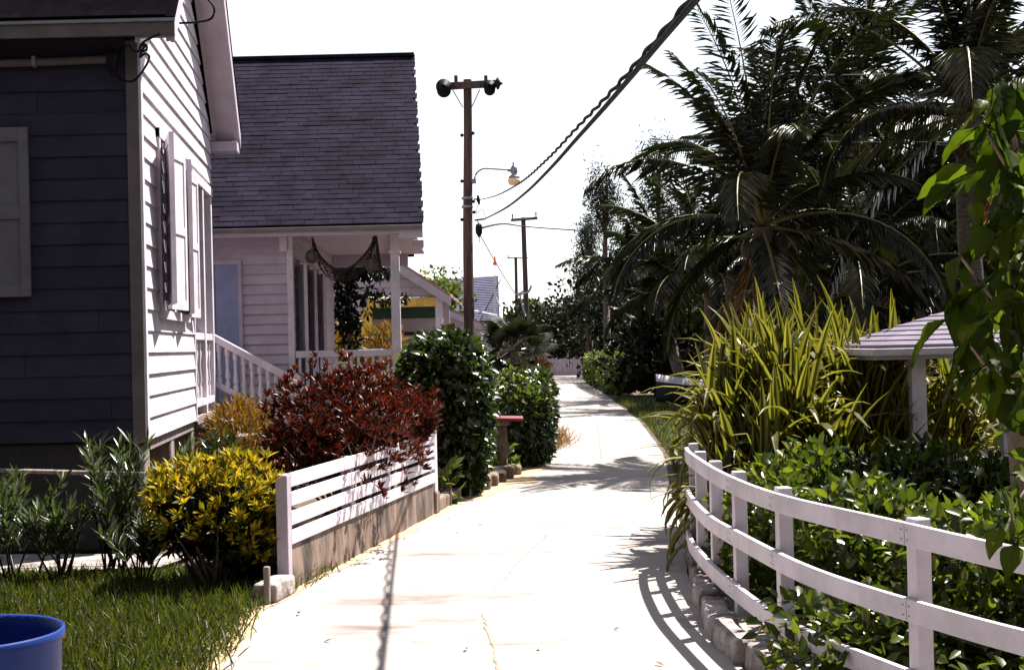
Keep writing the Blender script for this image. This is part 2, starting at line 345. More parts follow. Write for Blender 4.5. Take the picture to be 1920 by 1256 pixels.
hb('corner_board', TRIM_SHADE, house, (-.10, .002, -.028, -.0, ZB-.02, ZE+.02), bev=.004)
hb('corner_board', WHITE, house, (.002, .028, -.026, .07, ZB-.02, ZE+.02), bev=.004)
hb('corner_board', WHITE, house, (-.02, .028, 3.36, 3.42, ZB-.02, 3.62), bev=.004)
hb('porch_lintel', WHITE, house, (-.12, .03, 3.42, YB, 3.55, 3.66), bev=.005)
# porch recess
hb('porch_floor', WOOD, house, (-1.5, .03, 3.42, YB, ZB-.05, ZB+.03))
hb('porch_back_wall', WHITE_OLD, house, (-1.6, -1.5, 3.42, YB, ZB, 3.6))
hb('porch_end_wall', WHITE_OLD, house, (-1.5, -.5, YB-.05, YB+.02, ZB, 3.6))
for yy_ in (4.45, YB-.1): hb('porch_post', WHITE, house, (-.10, .02, yy_-.06, yy_+.06, ZB+.031, 3.549), bev=.006)
for ya, yb in ((3.43, 4.38), (4.52, YB-.17)):
    hb('porch_rail', WHITE, house, (-.09, .01, ya, yb, 1.80, 1.88), bev=.006); hb('porch_rail', WHITE, house, (-.09, .02, ya, yb, 1.06, 1.14), bev=.006)
    for k in range(3):
        yb_ = ya+(yb-ya)*(k+.5)/3; q = MB(); c = h1(-.04, yb_, 1.14); q.lathe([(.028, 0), (.028, .12), (.018, .15), (.03, .2), (.016, .38), (.03, .52), (.018, .56), (.028, .58), (.028, .659)], c, 10); q.build('baluster', WHITE, house, True)
# piers
for k, (yy_, wd) in enumerate(((.18, .17), (1.75, .15), (3.35, .13), (4.9, .2))):
    q = MB(h1); q.hexa([(-.32, yy_-wd, 0), (.0, yy_-wd, 0), (.0, yy_+wd, 0), (-.32, yy_+wd, 0), (-.28, yy_-wd*.8, ZB-.03), (-.02, yy_-wd*.8, ZB-.03), (-.02, yy_+wd*.8, ZB-.03), (-.28, yy_+wd*.8, ZB-.03)]); bevel(q.build('pier', WOOD, house), .03, 3)
q = MB(h1); q.hexa([(-4.5, -.0, 0), (-.05, -.0, 0), (-.05, .3, 0), (-4.5, .3, 0), (-4.5, .01, ZB-.004), (-.07, .01, ZB-.004), (-.07, .28, ZB-.004), (-4.5, .28, ZB-.004)]); bevel(q.build('underfloor_fill', mat('underfloor_shade', (.02, .017, .016), .9, .2, bump=.5), house), .03, 3)  # near-black block standing for the shaded void under the floor
hb('sill_beam', WOOD, house, (-.2, -.01, .3, YB, ZB-.10, ZB-.005))
# roof: fascia, soffit, deck, rakes
hb('fascia', TRIM_SHADE, house, (-4.8, .362, -.342, -.302, ZE-.01, ZE+.11), bev=.004)
hb('soffit', TRIM_SHADE, house, (-4.8, -.10, -.30, .0, ZE+.06, ZE+.09))
hb('gutter_strip', METAL, house, (-4.8, .37, -.365, -.341, ZE+.10, ZE+.125))
def zr(y): return ZE+.11+PIT*(y+.34) if y <= AP else ZE+.11+PIT*(2*AP-y+.34)
q = MB(h1)
for x0, x1 in ((-4.8, .37),):
    q.hexa([(x0, -.36, zr(-.34)-.0), (x1, -.36, zr(-.34)-.0), (x1, AP, zr(AP)), (x0, AP, zr(AP)), (x0, -.36, zr(-.34)+.03), (x1, -.36, zr(-.34)+.03), (x1, AP, zr(AP)+.03), (x0, AP, zr(AP)+.03)])
    q.hexa([(x0, AP, zr(AP)), (x1, AP, zr(AP)), (x1, YB+.34, zr(YB+.34)), (x0, YB+.34, zr(YB+.34)), (x0, AP, zr(AP)+.03), (x1, AP, zr(AP)+.03), (x1, YB+.34, zr(YB+.34)+.03), (x0, YB+.34, zr(YB+.34)+.03)])
roof1 = q.build('roof', SHINGLE_DK, house)
sm = None
for c in range(7):
    for k in range(17):
        x0 = -4.8+k*.3+(.15 if c % 2 else 0); y = -.37+c*.11
        q = MB(h1); dz = zr(y)-zr(y)+.0
        za, zb_ = zr(max(y, -.34))+.034, zr(y+.16)+.034
        q.hexa([(x0, y, za), (min(.37, x0+.294), y, za), (min(.37, x0+.294), y+.16, zb_-.003), (x0, y+.16, zb_-.003), (x0, y, za+.010), (min(.37, x0+.294), y, za+.010), (min(.37, x0+.294), y+.16, zb_), (x0, y+.16, zb_)])
        if x0 < .2: q.build('shingle', SHINGLE_DK, roof1)
# rake soffit and boards on the path side, both slopes
for y0, y1 in ((-.30, AP), (AP, YB+.34)):
    za, zb_ = zr(y0), zr(y1); q = MB(h1)
    q.hexa([(.03, y0, za-.17), (.32, y0, za-.17), (.32, y1, zb_-.17), (.03, y1, zb_-.17), (.03, y0, za-.03), (.32, y0, za-.03), (.32, y1, zb_-.03), (.03, y1, zb_-.03)]); q.build('rake_soffit', WHITE_OLD, house)
    q = MB(h1); q.hexa([(.322, y0, za-.21), (.36, y0, za-.21), (.36, y1, zb_-.21), (.322, y1, zb_-.21), (.322, y0, za-.002), (.36, y0, za-.002), (.36, y1, zb_-.002), (.322, y1, zb_-.002)]); bevel(q.build('rake_board', WHITE_OLD, house), .006)
    q = MB(h1)
    for xa, xb in ((.03, .065), (.285, .32)): q.hexa([(xa, y0, za-.20), (xb, y0, za-.20), (xb, y1, zb_-.20), (xa, y1, zb_-.20), (xa, y0, za-.171), (xb, y0, za-.171), (xb, y1, zb_-.171), (xa, y1, zb_-.171)])
    q.build('rake_moulding', WHITE_OLD, house)
hb('eave_return', WHITE_OLD, house, (.025, .34, YB+.02, YB+.33, ZE-.16, ZE-.04), bev=.006)
# side window with two open panelled shutters
YW0, YW1, ZW0, ZW1 = .95, 2.55, 2.05, 3.62
win = hb('window', WHITE, house, (.0, .045, YW0-.08, YW0, ZW0-.05, ZW1+.08), (.0, .045, YW1, YW1+.08, ZW0-.05, ZW1+.08), (.0, .05, YW0-.08, YW1+.08, ZW1, ZW1+.09), (.0, .07, YW0-.1, YW1+.1, ZW0-.08, ZW0))
hb('pane', GLASSD, win, (.005, .012, YW0, YW1, ZW0, ZW1)); hb('window_bar', WHITE, win, (.012, .03, (YW0+YW1)/2-.02, (YW0+YW1)/2+.02, ZW0, ZW1))
def shutter(T, y, wd, z0, z1, ang, m, parent, sgn=1):
    """panelled leaf hinged at y, swung out from the wall by ang"""
    ca, sa = math.cos(ang), math.sin(ang)
    def S(a, b, c): return T(.05+a*sa+b*ca*.9, y+sgn*(a*ca)-b*sa*sgn*.9, c)
    q = MB(S); q.box(.01, wd-.01, -.012, .012, z0+.01, z1-.01); o = q.build('shutter', m, parent)
    q = MB(S)
    for a0, a1, c0, c1 in ((0, .07, z0, z1), (wd-.07, wd, z0, z1), (.07, wd-.07, z0, z0+.09), (.07, wd-.07, z1-.09, z1), (.07, wd-.07, (z0+z1)/2-.04, (z0+z1)/2+.04)):
        q.box(a0, a1, -.024, .024, c0, c1)
    q.build('shutter_frame', m, o); return o
shutter(h1, 1.25, .68, ZW0+.05, ZW1, math.radians(12), WHITE, house, -1)
shutter(h1, 1.29, .62, ZW0+.02, ZW1-.03, math.radians(7), WHITE, house, 1)
shutter(h1, 2.70, .66, ZW0, ZW1-.05, math.radians(10), WHITE, house, -1)
shutter(h1, 2.74, .56, ZW0-.02, ZW1-.08, math.radians(3), WHITE, house, 1)
# front shutter pair at the left frame edge
def fs(x0, x1, z0, z1):
    q = MB(h1); q.box(x0, x1, -.055, -.022, z0, z1); o = q.build('shutter', SHUT_SHADE, house); bevel(o, .004)
    q = MB(h1); zm = (z0+z1)/2
    for a, b, c, d in ((x0, x0+.08, z0, z1), (x1-.08, x1, z0, z1), (x0+.08, x1-.08, z0, z0+.10), (x0+.08, x1-.08, z1-.12, z1), (x0+.08, x1-.08, zm-.06, zm+.06)): q.box(a, b, -.075, -.056, c, d)
    bevel(q.build('shutter_frame', SHUT_SHADE, o), .004)
za, zb_ = at(40, 557, 12)[2], at(40, 241, 12)[2]; xs = at(58, 400, 12)[0]-X1
fs(xs-.42, xs, za, zb_); fs(xs-1.3, xs-.88, za, zb_)
hb('window', GLASSD, house, (xs-.87, xs-.43, -.03, -.019, za, zb_))
# conduit and tangled service wires under the eave
zc = at(100, 117, 12)[2]; xc = at(205, 112, 12)[0]-X1
q = MB(h1); q.tube([(-4.4, -.06, zc-.04), (xc-.5, -.06, zc-.01), (xc, -.06, zc)], .034, 10); q.build('conduit', TRIM_SHADE, house, True)
for xx in (xc-.62, xc-1.6): hb('conduit_clip', METAL, house, (xx-.015, xx+.015, -.10, -.02, zc-.05, zc+.035))
def w1(px, py, d=11.9): return at(px, py, d)
def smooth_path(pts, k=6):
    pts = [np.array(p, float) for p in pts]; out = []
    for i in range(len(pts)-1):
        p0, p1, p2, p3 = pts[max(i-1, 0)], pts[i], pts[i+1], pts[min(i+2, len(pts)-1)]
        for t in np.linspace(0, 1, k, endpoint=False): out.append(.5*((2*p1)+(-p0+p2)*t+(2*p0-5*p1+4*p2-p3)*t*t+(-p0+3*p1-3*p2+p3)*t**3))
    return out+[pts[-1]]
for pl in ([(208, 108), (204, 128), (212, 143), (222, 138), (218, 128), (235, 90), (242, 86), (252, 97), (262, 95), (268, 80), (300, 64)],
           [(210, 112), (222, 142), (228, 150), (250, 152), (270, 130), (280, 108), (272, 101), (262, 108), (268, 92), (275, 84)],
           [(262, 88), (270, 84), (276, 92), (266, 97), (262, 90), (272, 82)],
           [(336, 44), (370, 42), (395, 36), (402, 20), (396, 6), (384, -6)]):
    q = MB(); q.tube(smooth_path([w1(*p, 11.62 if p[0] > 240 else 11.9) for p in pl]), .010, 6); q.build('service_wire', DARK, house, True)
q = MB(); q.lathe([(.001, .07), (.04, .06), (.05, 0), (.035, -.08), (.001, -.09)], w1(209, 112, 11.88), 10); q.build('junction_box', DARK, house, True)

# stair balustrade coming down from the porch
stair = thing('stair_balustrade', 'white turned balustrade sloping down from the near house porch', 'railing')
DS = 17.5
A0, A1 = at(398, 632, DS), at(560, 718, DS); B0, B1 = at(398, 716, DS), at(560, 800, DS)
for nm, a, b, hh in (('handrail', A0, A1, .05), ('bottom_rail', B0, B1, .04)):
    q = MB(); q.hexa([a+[0, -.045, -hh], b+[0, -.045, -hh], b+[0, .045, -hh], a+[0, .045, -hh], a+[0, -.045, hh], b+[0, -.045, hh], b+[0, .045, hh], a+[0, .045, hh]]); bevel(q.build(nm, WHITE, stair), .012)
for k in range(10):
    t = (k+.9)/10.5; a = A0+(A1-A0)*t; b = B0+(B1-B0)*t; h = a[2]-b[2]-.06
    q = MB(); q.lathe([(.032, 0), (.032, h*.16), (.018, h*.2), (.034, h*.27), (.018, h*.55), (.026, h*.74), (.017, h*.79), (.032, h*.82), (.032, h)], (b[0], b[1], b[2]+.02), 10); q.build('baluster', WHITE, stair, True)
q = MB(); q.box(A1[0]-.05, A1[0]+.06, DS-.06, DS+.06, 0, A1[2]+.12); bevel(q.build('newel_post', WHITE, stair), .01)
for k in range(4):
    x0 = A0[0]+.1+k*.28; zt = ZB-.18*(k+.4); q = MB(); q.box(x0, x0+.3, DS-1.0, DS-.08, max(0, zt-.17), zt); q.build('step', WOOD, stair)

# ================================================================== house 2 (porch house)
D2 = 18.5
def X2(px): return at(px, 560, D2)[0]
def Z2(px, py): return at(px, py, D2)[2]
def h2(x, y, z): return (x-.03*y, D2+y, z)
def h2s(x, y, z): return (x-.085*y, D2+y, z)
house2 = thing('porch_house', 'white clapboard house with purple shingle roof and side porch', 'house')
def h2b(name, m, parent, *b, bev=0):
    q = MB(h2)
    for bb in b: q.box(*bb)
    o = q.build(name, m, parent)
    if bev: bevel(o, bev)
    return o
def h2sb(name, m, parent, *b, bev=0):
    q = MB(h2s)
    for bb in b: q.box(*bb)
    o = q.build(name, m, parent)
    if bev: bevel(o, bev)
    return o
xl, xw, xp = -5.6, X2(548), X2(742)
ze = Z2(600, 442); zrail = Z2(650, 656); zf = zrail-.86; DEP = 5.6
h2b('wall', WHITE_OLD, house2, (xl, xw-.02, .03, DEP, .4, ze+.3))
z = .45
while z < ze:
    for a, b in (((xl, X2(455)-.05), (X2(455)+.05, xw-.001)) if False else ((xl, xw-.001),)):
        q = MB(h2); j = rng.normal(0, .001); q.hexa([(a, -.032+j, z), (b, -.032+j, z), (b, .03, z), (a, .03, z), (a, -.003+j, z+.142), (b, -.003+j, z+.142), (b, .03, z+.142), (a, .03, z+.142)]); q.build('siding_board', WHITE_OLD, house2)
    z += .13
h2b('corner_board', WHITE, house2, (xw-.06, xw+.02, -.035, .06, .4, ze-.001), bev=.004)
h2b('bracket_block', WHITE, house2, (X2(527), X2(541), -.06, -.021, Z2(530, 472), ze-.001), bev=.004)
xd0, xd1 = X2(390), X2(448); zd = Z2(425, 497)
door = h2b('door', BLUE_DOOR, house2, (xd0-.25, X2(405)-.004, -.05, -.036, zf, zd), (X2(405)+.004, xd1, -.05, -.036, zf, zd))
h2b('door_frame', WHITE_OLD, door, (xd1, xd1+.05, -.06, -.036, zf, zd+.06), (xd0-.25, xd1, -.06, -.036, zd+.001, zd+.06), bev=.003)
# inner porch wall with long windows and shutters, facing the porch
z = zf
while z < ze:
    side_board(lambda x, y, z_: h2(xw+x, y, z_), .06, DEP, z, .13, .02, WHITE_OLD, house2); z += .13
for ya in (.5, 1.7, 2.9):
    fr = h2b('window', WHITE, house2, (xw+.02, xw+.06, ya-.06, ya, zf+.15, zf+2.05), (xw+.02, xw+.06, ya+.6, ya+.66, zf+.15, zf+2.05), (xw+.02, xw+.06, ya, ya+.6, zf+1.98, zf+2.05), (xw+.02, xw+.07, ya, ya+.6, zf+.15, zf+.22))
    h2b('pane', GLASSD, fr, (xw+.022, xw+.03, ya, ya+.6, zf+.22, zf+1.98))
    shutter(lambda x, y, z_: h2(xw+x, y, z_), ya-.06, .34, zf+.2, zf+2.0, math.radians(20), WHITE, house2, -1)
h2b('porch_floor', WOOD, house2, (xw+.02, xp+.08, .0, DEP, zf-.12, zf))
h2b('porch_skirt', WHITE_OLD, house2, (xw+.02, xp+.06, .02, .05, .05, zf-.121))
h2b('porch_ceiling', WHITE_OLD, house2, (xw+.02, xp+.22, .1, DEP, ze+.10, ze+.13))
h2b('porch_beam', WHITE, house2, (xl, X2(774), -.07, .05, ze, Z2(600, 427)), bev=.006)
h2sb('porch_beam', WHITE_OLD, house2, (xp-.06, xp+.06, .06, DEP, ze-.0, ze+.099), bev=.006)
h2b('porch_beam', WHITE_OLD, house2, (xw+.02, xp-.061, DEP-.12, DEP, ze-.10, ze+.099), bev=.006)
h2b('porch_post', WHITE, house2, (xp-.058, xp+.058, -.058, .058, zf+.001, ze-.001), bev=.008)
h2b('post_cap', WHITE, house2, (xp-.075, xp+.075, -.075, .075, ze-.26, ze-.22), bev=.005)
for yy_ in (2.8, 5.5): h2sb('porch_post', WHITE, house2, (xp-.055, xp+.055, yy_-.055, yy_+.055, zf+.001, ze-.001), bev=.008)
h2b('porch_rail', WHITE, house2, (xw+.03, xp-.06, -.04, .05, zrail-.09, zrail), bev=.008)
h2b('porch_rail', WHITE, house2, (xw+.03, xp-.06, -.03, .04, zf+.08, zf+.14), bev=.006)
nbal = 13
for k in range(nbal):
    x = xw+.08+(xp-xw-.2)*k/(nbal-1); h2b('baluster', WHITE, house2, (x-.017, x+.017, -.017, .017, zf+.141, zrail-.091))
h2sb('porch_rail', WHITE_OLD, house2, (xp-.04, xp+.04, .06, 2.74, zrail-.09, zrail), (xp-.04, xp+.04, 2.86, 5.44, zrail-.09, zrail))
for k in range(16):
    y = .25+k*.34; h2sb('baluster', WHITE_OLD, house2, (xp-.017, xp+.017, y-.017, y+.017, zf, zrail-.091))
# roof with eave, gutter and shingles
er = at(792, 413, D2-.42); rr_ = at(780, 104, D2+DEP/2); xe = er[0]; z0r = er[2]-.02; z1r = rr_[2]; yE = -.42; yR = DEP/2
sl_ = (z1r-z0r)/(yR-yE); xr = xe+.01
q = MB(h2s); xq = xe-.085*.42
q.hexa([(xl, yE, z0r-.03), (xq, yE, z0r-.03), (xq, yR, z1r-.03), (xl, yR, z1r-.03), (xl, yE, z0r), (xq, yE, z0r), (xq, yR, z1r), (xl, yR, z1r)])
q.hexa([(xl, yR, z1r-.03), (xq, yR, z1r-.03), (xq, DEP+.42, z0r-.03), (xl, DEP+.42, z0r-.03), (xl, yR, z1r), (xq, yR, z1r), (xq, DEP+.42, z0r), (xl, DEP+.42, z0r)])
roof2 = q.build('roof', SHINGLE, house2)
h2sb('fascia', WHITE_OLD, house2, (xl, xq-.02, yE+.01, yE+.04, z0r-.14, z0r-.031), bev=.004)
h2sb('gutter', mat('dull_gutter', (.16, .13, .13), .6, .1), house2, (xl, xq-.0, yE-.05, yE+.009, z0r-.09, z0r-.035), bev=.006)
h2sb('soffit', WHITE_OLD, house2, (xl, xq-.03, yE+.04, -.071, z0r-.12, z0r-.10))
q = MB(h2s); q.add([(xw, .05, ze+.1), (xp+.1, .05, ze+.1), (xp+.1, DEP-.05, ze+.1), (xw, DEP-.05, ze+.1), (xw, yR, z1r-.2), (xp+.1, yR, z1r-.2)], [(1, 2, 5), (0, 1, 5, 4), (2, 3, 4, 5)]); q.build('gable_wall', WHITE_OLD, house2)
q = MB(h2s); q.hexa([(xq-.30, yE, z0r-.20), (xq, yE, z0r-.20), (xq, yR, z1r-.20), (xq-.30, yR, z1r-.20), (xq-.30, yE, z0r-.031), (xq, yE, z0r-.031), (xq, yR, z1r-.031), (xq-.30, yR, z1r-.031)]); q.build('rake_board', WHITE_OLD, house2)
h2sb('eave_return', WHITE_OLD, house2, (xq-.12, xq+.02, -.06, .25, Z2(780, 464), z0r-.201), bev=.006)
ncr = 38; step = (yR-yE)/ncr; swd = .305
base = MB(); L_ = math.hypot(step, step*sl_)*1.35
base.hexa([(0, 0, .0), (swd-.008, 0, .0), (swd-.008, step*1.35, step*1.35*sl_-.004), (0, step*1.35, step*1.35*sl_-.004), (0, 0, .013), (swd-.008, 0, .013), (swd-.008, step*1.35, step*1.35*sl_+.002), (0, step*1.35, step*1.35*sl_+.002)])
sme = base.mesh('shingle'); rest = MB(); cnt = 0
for c in range(ncr):
    y = yE-.02+c*step; zz = z0r+(y-yE)*sl_+.004; k = 0; x = xq-swd+.02-(c % 2)*swd*.5-(c % 3)*.03
    xs_ = []
    while x > -4.35: xs_.append(x); x -= swd
    for x in xs_:
        px_, py_, pz_ = h2s(x, y, zz+rng.normal(0, .0015))
        if cnt < 300:
            o = link('shingle', sme, SHINGLE, roof2); o.location = (px_, py_, pz_); o.rotation_euler = (0, 0, rng.normal(0, .004)); cnt += 1
        else: rest.add([(a+px_, b+py_, c_+pz_) for a, b, c_ in base.v], base.f)
    if c % 2:   # half shingle closing the rake end
        px_, py_, pz_ = h2s(xs_[0]+swd, y, zz); wv = xq+.02-(xs_[0]+swd)
        if wv > .03: rest.add([(a*wv/swd+px_, b+py_, c_+pz_) for a, b, c_ in base.v], base.f)
o = rest.build('shingle_courses', SHINGLE, roof2); o['kind'] = 'stuff'
h2sb('ridge_cap', SHINGLE, house2, (xl, xq+.01, yR-.08, yR+.08, z1r-.02, z1r+.03))

# fishing net with two floats hung from the porch beam
net = thing('fishing_net', 'dark fishing net swagged under the porch beam', 'net')
DN = D2-.10
def np_(px, py, dy=0): return at(px, py, DN+dy)
top = smooth_path([np_(585, 447), np_(600, 480), np_(630, 505), np_(660, 500), np_(690, 470), np_(704, 443)], 5)
bot = smooth_path([np_(588, 462), np_(608, 515), np_(640, 528), np_(665, 522), np_(690, 505), np_(712, 500)], 5)
q = MB(); nn = len(top); rows = 6
G = [[np.array(top[i])*(1-r/rows)+np.array(bot[i])*(r/rows)+rng.normal(0, .008, 3)+np.array([0, -.02+.04*math.sin(i*1.3+r), 0]) for i in range(nn)] for r in range(rows+1)]
for r in range(rows):
    for i in range(nn-1): q.tube([G[r][i], G[r+1][i+1]], .0055, 3, False); q.tube([G[r][i+1], G[r+1][i]], .0055, 3, False)
q.tube(top, .016, 5); q.build('net_mesh', NETM, net)
q = MB(); q.tube(smooth_path([np_(704, 442), np_(697, 470), np_(690, 500), np_(712, 508), np_(708, 470), np_(704, 442)], 4), .022, 5)
q.tube([np_(712, 505), np_(711, 522), np_(713, 535)], [.02, .015, .006], 5); q.build('net_bunch', NETM, net)
for px, py, r in ((585, 481, .082), (697, 497, .088)):
    q = MB(); q.ball(np_(px, py, -.06), r, 14); fl = q.build('float_ball', FLOATM, net, True)
    q = MB(); c = np_(px, py, -.06)
    for k in range(3):
        a = k*math.pi/3; q.tube([c+np.array([r*1.03*math.cos(t)*math.cos(a), r*1.03*math.cos(t)*math.sin(a), r*1.03*math.sin(t)]) for t in np.linspace(0, 2*math.pi, 17)], .006, 4, False)
    q.tube([c+[0, 0, r], np_(px+2, 444)], .007, 4); q.build('rope_lashing', NETM, fl)

# vine on a stake behind the porch and orange shrubs
def shrub(name, label, c, h, m, n, ln, wd, cat='shrub', group=None, stem=True, fol='foliage', **k):
    t = thing(name, label, cat, (0, 0, 0), 0, group); c = np.array(c, float)
    cloud(fol, m, t, n, c, h, ln, wd, **k)
    if stem: stems('stem', BARK, t, (c[0], c[1], max(0, c[2]-h[2]-.0) if c[2]-h[2] > 0.6 else 0), [c+rdir(1)[0]*np.array(h)*.7 for _ in range(9)], .014)
    return t
vine = thing('climbing_vine', 'dark leafy vine climbing a stake beyond the porch', 'vine')
vb = at(655, 655, 24.6); q = MB(); q.tube([(vb[0], vb[1], 0), (vb[0], vb[1], at(655, 490, 24.6)[2])], .04, 8); q.build('stake', WOOD, vine)
for cx_, cy_, hx, hz, nn_ in ((655, 500, .30, .22, 420), (650, 560, .18, .5, 420), (658, 620, .15, .35, 200), (700, 510, .3, .1, 160), (690, 560, .12, .3, 80), (735, 560, .3, .06, 120), (640, 590, .2, .3, 120)):
    cloud('foliage', L_DKGRN, vine, nn_, at(cx_, cy_, 24.6), (hx, .2, hz), .13, .06, inner=.2, shape=1, droop=.2, up=-.3)
for px, py, lab in ((625, 640, 'orange feathery shrub nearest the porch inner wall'), (715, 640, 'orange and yellow feathery shrub beside the right porch post')):
    c = at(px, py, 25.2); shrub('feathery_shrub', lab, (c[0], c[1], c[2]-.3), (.42, .4, .55), L_ORG, 1500, .16, .03, group='feathery shrubs behind the porch', inner=.3, up=.5)
c = at(608, 590, 25.5); shrub('feathery_shrub', 'tall thin orange shrub rising beside the porch windows', (c[0], c[1], 1.6), (.22, .2, .9), L_ORG, 500, .2, .03, group='feathery shrubs behind the porch', inner=.3)

# ================================================================== far houses
D3 = 31.
def P3(px, py, dd=0): return at(px, py, D3+dd)
h3 = thing('yellow_porch_house', 'white gabled house with yellow porch beam seen past the porch', 'house')
a, b, c_ = P3(600, 400), P3(600, 640), P3(842, 552); apx = P3(690, 462)
q = MB(); q.prism([(P3(560, 540)[0], D3, P3(600, 556)[2]), (P3(828, 553)[0], D3, P3(828, 556)[2]), (apx[0], D3, apx[2])], (0, .1, 0)); q.build('gable_wall', WHITE_OLD, h3)
zb3 = P3(700, 556)[2]; zt3 = apx[2]; k = 0; z = zb3
while z < zt3-.2:
    t = (z-zb3)/(zt3-zb3); xa = P3(560, 540)[0]*(1-t)+apx[0]*t; xb = P3(828, 553)[0]*(1-t)+apx[0]*t
    q = MB(); q.box(xa+.1, xb-.1, D3-.02, D3-.001, z, z+.17); q.build('siding_board', WHITE_OLD, h3); z += .19
def slab(name, A_, B_, y0, y1, th, m, par):
    q = MB(); q.hexa([(A_[0], y0, A_[1]-th), (B_[0], y0, B_[1]-th), (B_[0], y1, B_[1]-th), (A_[0], y1, A_[1]-th), (A_[0], y0, A_[1]), (B_[0], y0, B_[1]), (B_[0], y1, B_[1]), (A_[0], y1, A_[1])]); return q.build(name, m, par)
e3 = P3(846, 552); slab('roof', (apx[0], apx[2]+.12), (e3[0], e3[2]), D3-.3, D3+7, .06, PINKROOF, h3)
l3 = 2*apx[0]-e3[0]; slab('roof', (l3, e3[2]), (apx[0]-.001, apx[2]+.12), D3-.3, D3+7, .06, PINKROOF, h3)
slab('rake_board', (apx[0], apx[2]+.055), (e3[0], e3[2]-.065), D3-.33, D3-.29, .2, WHITE_OLD, h3)
def b3(name, m, px0, px1, py0, py1, dy0, dy1, par=h3):
    p, q_ = P3(px0, py1, dy0), P3(px1, py0, dy0); q = MB(); q.box(p[0], q_[0], D3+dy0, D3+dy1, p[2], q_[2]); return q.build(name, m, par)
b3('porch_beam', YELLOWP, 690, 822, 557, 577, -.05, .06)
b3('wall', WHITE_OLD, 560, 694, 557, 604, -.02, .1); b3('wall', YELLOWP, 560, 694, 604.2, 680, -.02, .1); b3('door_trim', YELLOWP, 680, 697, 577, 680, -.04, .06)
b3('porch_post', WHITE, 819, 829, 557, 690, -.08, .05); b3('porch_post', WHITE_OLD, 834, 842, 557, 690, 1.5, 1.62)
bw = b3('back_wall', WHITE_OLD, 680, 822, 560, 690, 2.4, 2.5)
b3('window', GREENP, 690, 815, 576, 599, 2.33, 2.39, h3); b3('window', GLASSD, 700, 790, 622, 630, 2.35, 2.39, h3)
# small red-roofed house
D5 = 46.
h5 = thing('red_roofed_cottage', 'low cottage with faded red roof behind the utility pole', 'house')
A_, B_ = at(815, 566, D5), at(908, 606, D5)
slab('roof', (A_[0], A_[2]), (B_[0], B_[2]), D5, D5+5, .07, PINKROOF, h5); slab('fascia', (A_[0], A_[2]-.071), (B_[0], B_[2]-.071), D5, D5+.05, .2, WHITE_OLD, h5)
q = MB(); q.prism([(A_[0]-1, D5+.3, 0), (B_[0]-.15, D5+.3, 0), (B_[0]-.15, D5+.3, B_[2]-.2), (A_[0], D5+.3, A_[2]-.2), (A_[0]-1, D5+.3, A_[2]-.5)], (0, 4, 0)); q.build('wall', WHITE_OLD, h5)
p, q_ = at(843, 622, D5+.28), at(852, 608, D5+.28); q = MB(); q.box(p[0], q_[0], D5+.26, D5+.299, p[2], q_[2]); q.build('window', GLASSD, h5)
# blue-grey roofed house
D4 = 62.
h4 = thing('blue_roofed_house', 'distant house with steep blue grey roof and white rake', 'house')
tl, tr, bl, br = at(770, 528, D4+2.5), at(934, 517, D4+2.5), at(770, 606, D4), at(937, 601, D4)
q = MB(); q.add([bl, br, tr, tl], [(0, 1, 2, 3)]); back = [bl+[0, 5, 0], br+[0, 5, 0]]; q.add([tl, tr, back[1], back[0]], [(0, 1, 2, 3)]); rf4 = q.build('roof', BLUEROOF, h4)
nrow = 26
for i in range(nrow):
    a = bl+(tl-bl)*i/nrow; b = br+(tr-br)*i/nrow; q = MB(); u_ = (tl-bl)/nrow
    q.hexa([a+[0, -.02, 0], b+[0, -.02, 0], b+u_*1.05, a+u_*1.05, a+[0, -.035, .035], b+[0, -.035, .035], b+u_*1.05+[0, -.0, .012], a+u_*1.05+[0, -.0, .012]]); q.build('shingle_course', BLUEROOF, rf4)
q = MB(); q.hexa([br+[0, -.05, -.15], br+[.14, -.05, -.15], tr+[.14, -.05, -.15], tr+[0, -.05, -.15], br+[0, -.05, .05], br+[.14, -.05, .05], tr+[.14, -.05, .05], tr+[0, -.05, .05]]); q.build('rake_board', WHITE, h4)
q = MB(); q.box(bl[0], br[0]-.1, D4+.2, D4+4.8, 0, br[2]-.05); q.build('wall', WHITE_OLD, h4)
q = MB(); q.tube([at(929, 640, D4-1), at(928, 517, D4-1)], .06, 6); q.tube([at(929, 556, D4-1), at(938, 575, D4-1)], .04, 5); q.build('drain_pipe', WHITE, h4)
q = MB(); q.tube([at(885, 582, D4-1.5), at(932, 592, D4-1.5)], .06, 5); q.build('gutter', WHITE, h4)

# ================================================================== poles, lamp, wires
def stump(px0, py0, px1, d, r0_, r1_):
    t, = [at(px1, py0, d)]; b = at(px0, 700, d); b = np.array([b[0], d, 0.]); return b, t
DP = 36.
pole = thing('utility_pole', 'tall dark wooden utility pole with crossarm and street lamp', 'utility pole')
top = at(876, 150, DP); bot = np.array([at(876, 615, DP)[0]+.01, DP, 0])
q = MB(); q.tube([bot+(top-bot)*t+np.array([.012*math.sin(t*9), 0, 0]) for t in np.linspace(0, 1, 12)], np.linspace(.15, .105, 12), 14); q.build('pole_shaft', POLE, pole, True)
a, b = at(824, 163, DP-.16), at(934, 157, DP-.16); q = MB(); q.hexa([a+[0, -.06, -.09], b+[0, -.06, -.09], b+[0, .05, -.09], a+[0, .05, -.09], a+[0, -.06, .09], b+[0, -.06, .09], b+[0, .05, .09], a+[0, .05, .09]]); bevel(q.build('crossarm', POLE, pole), .012)
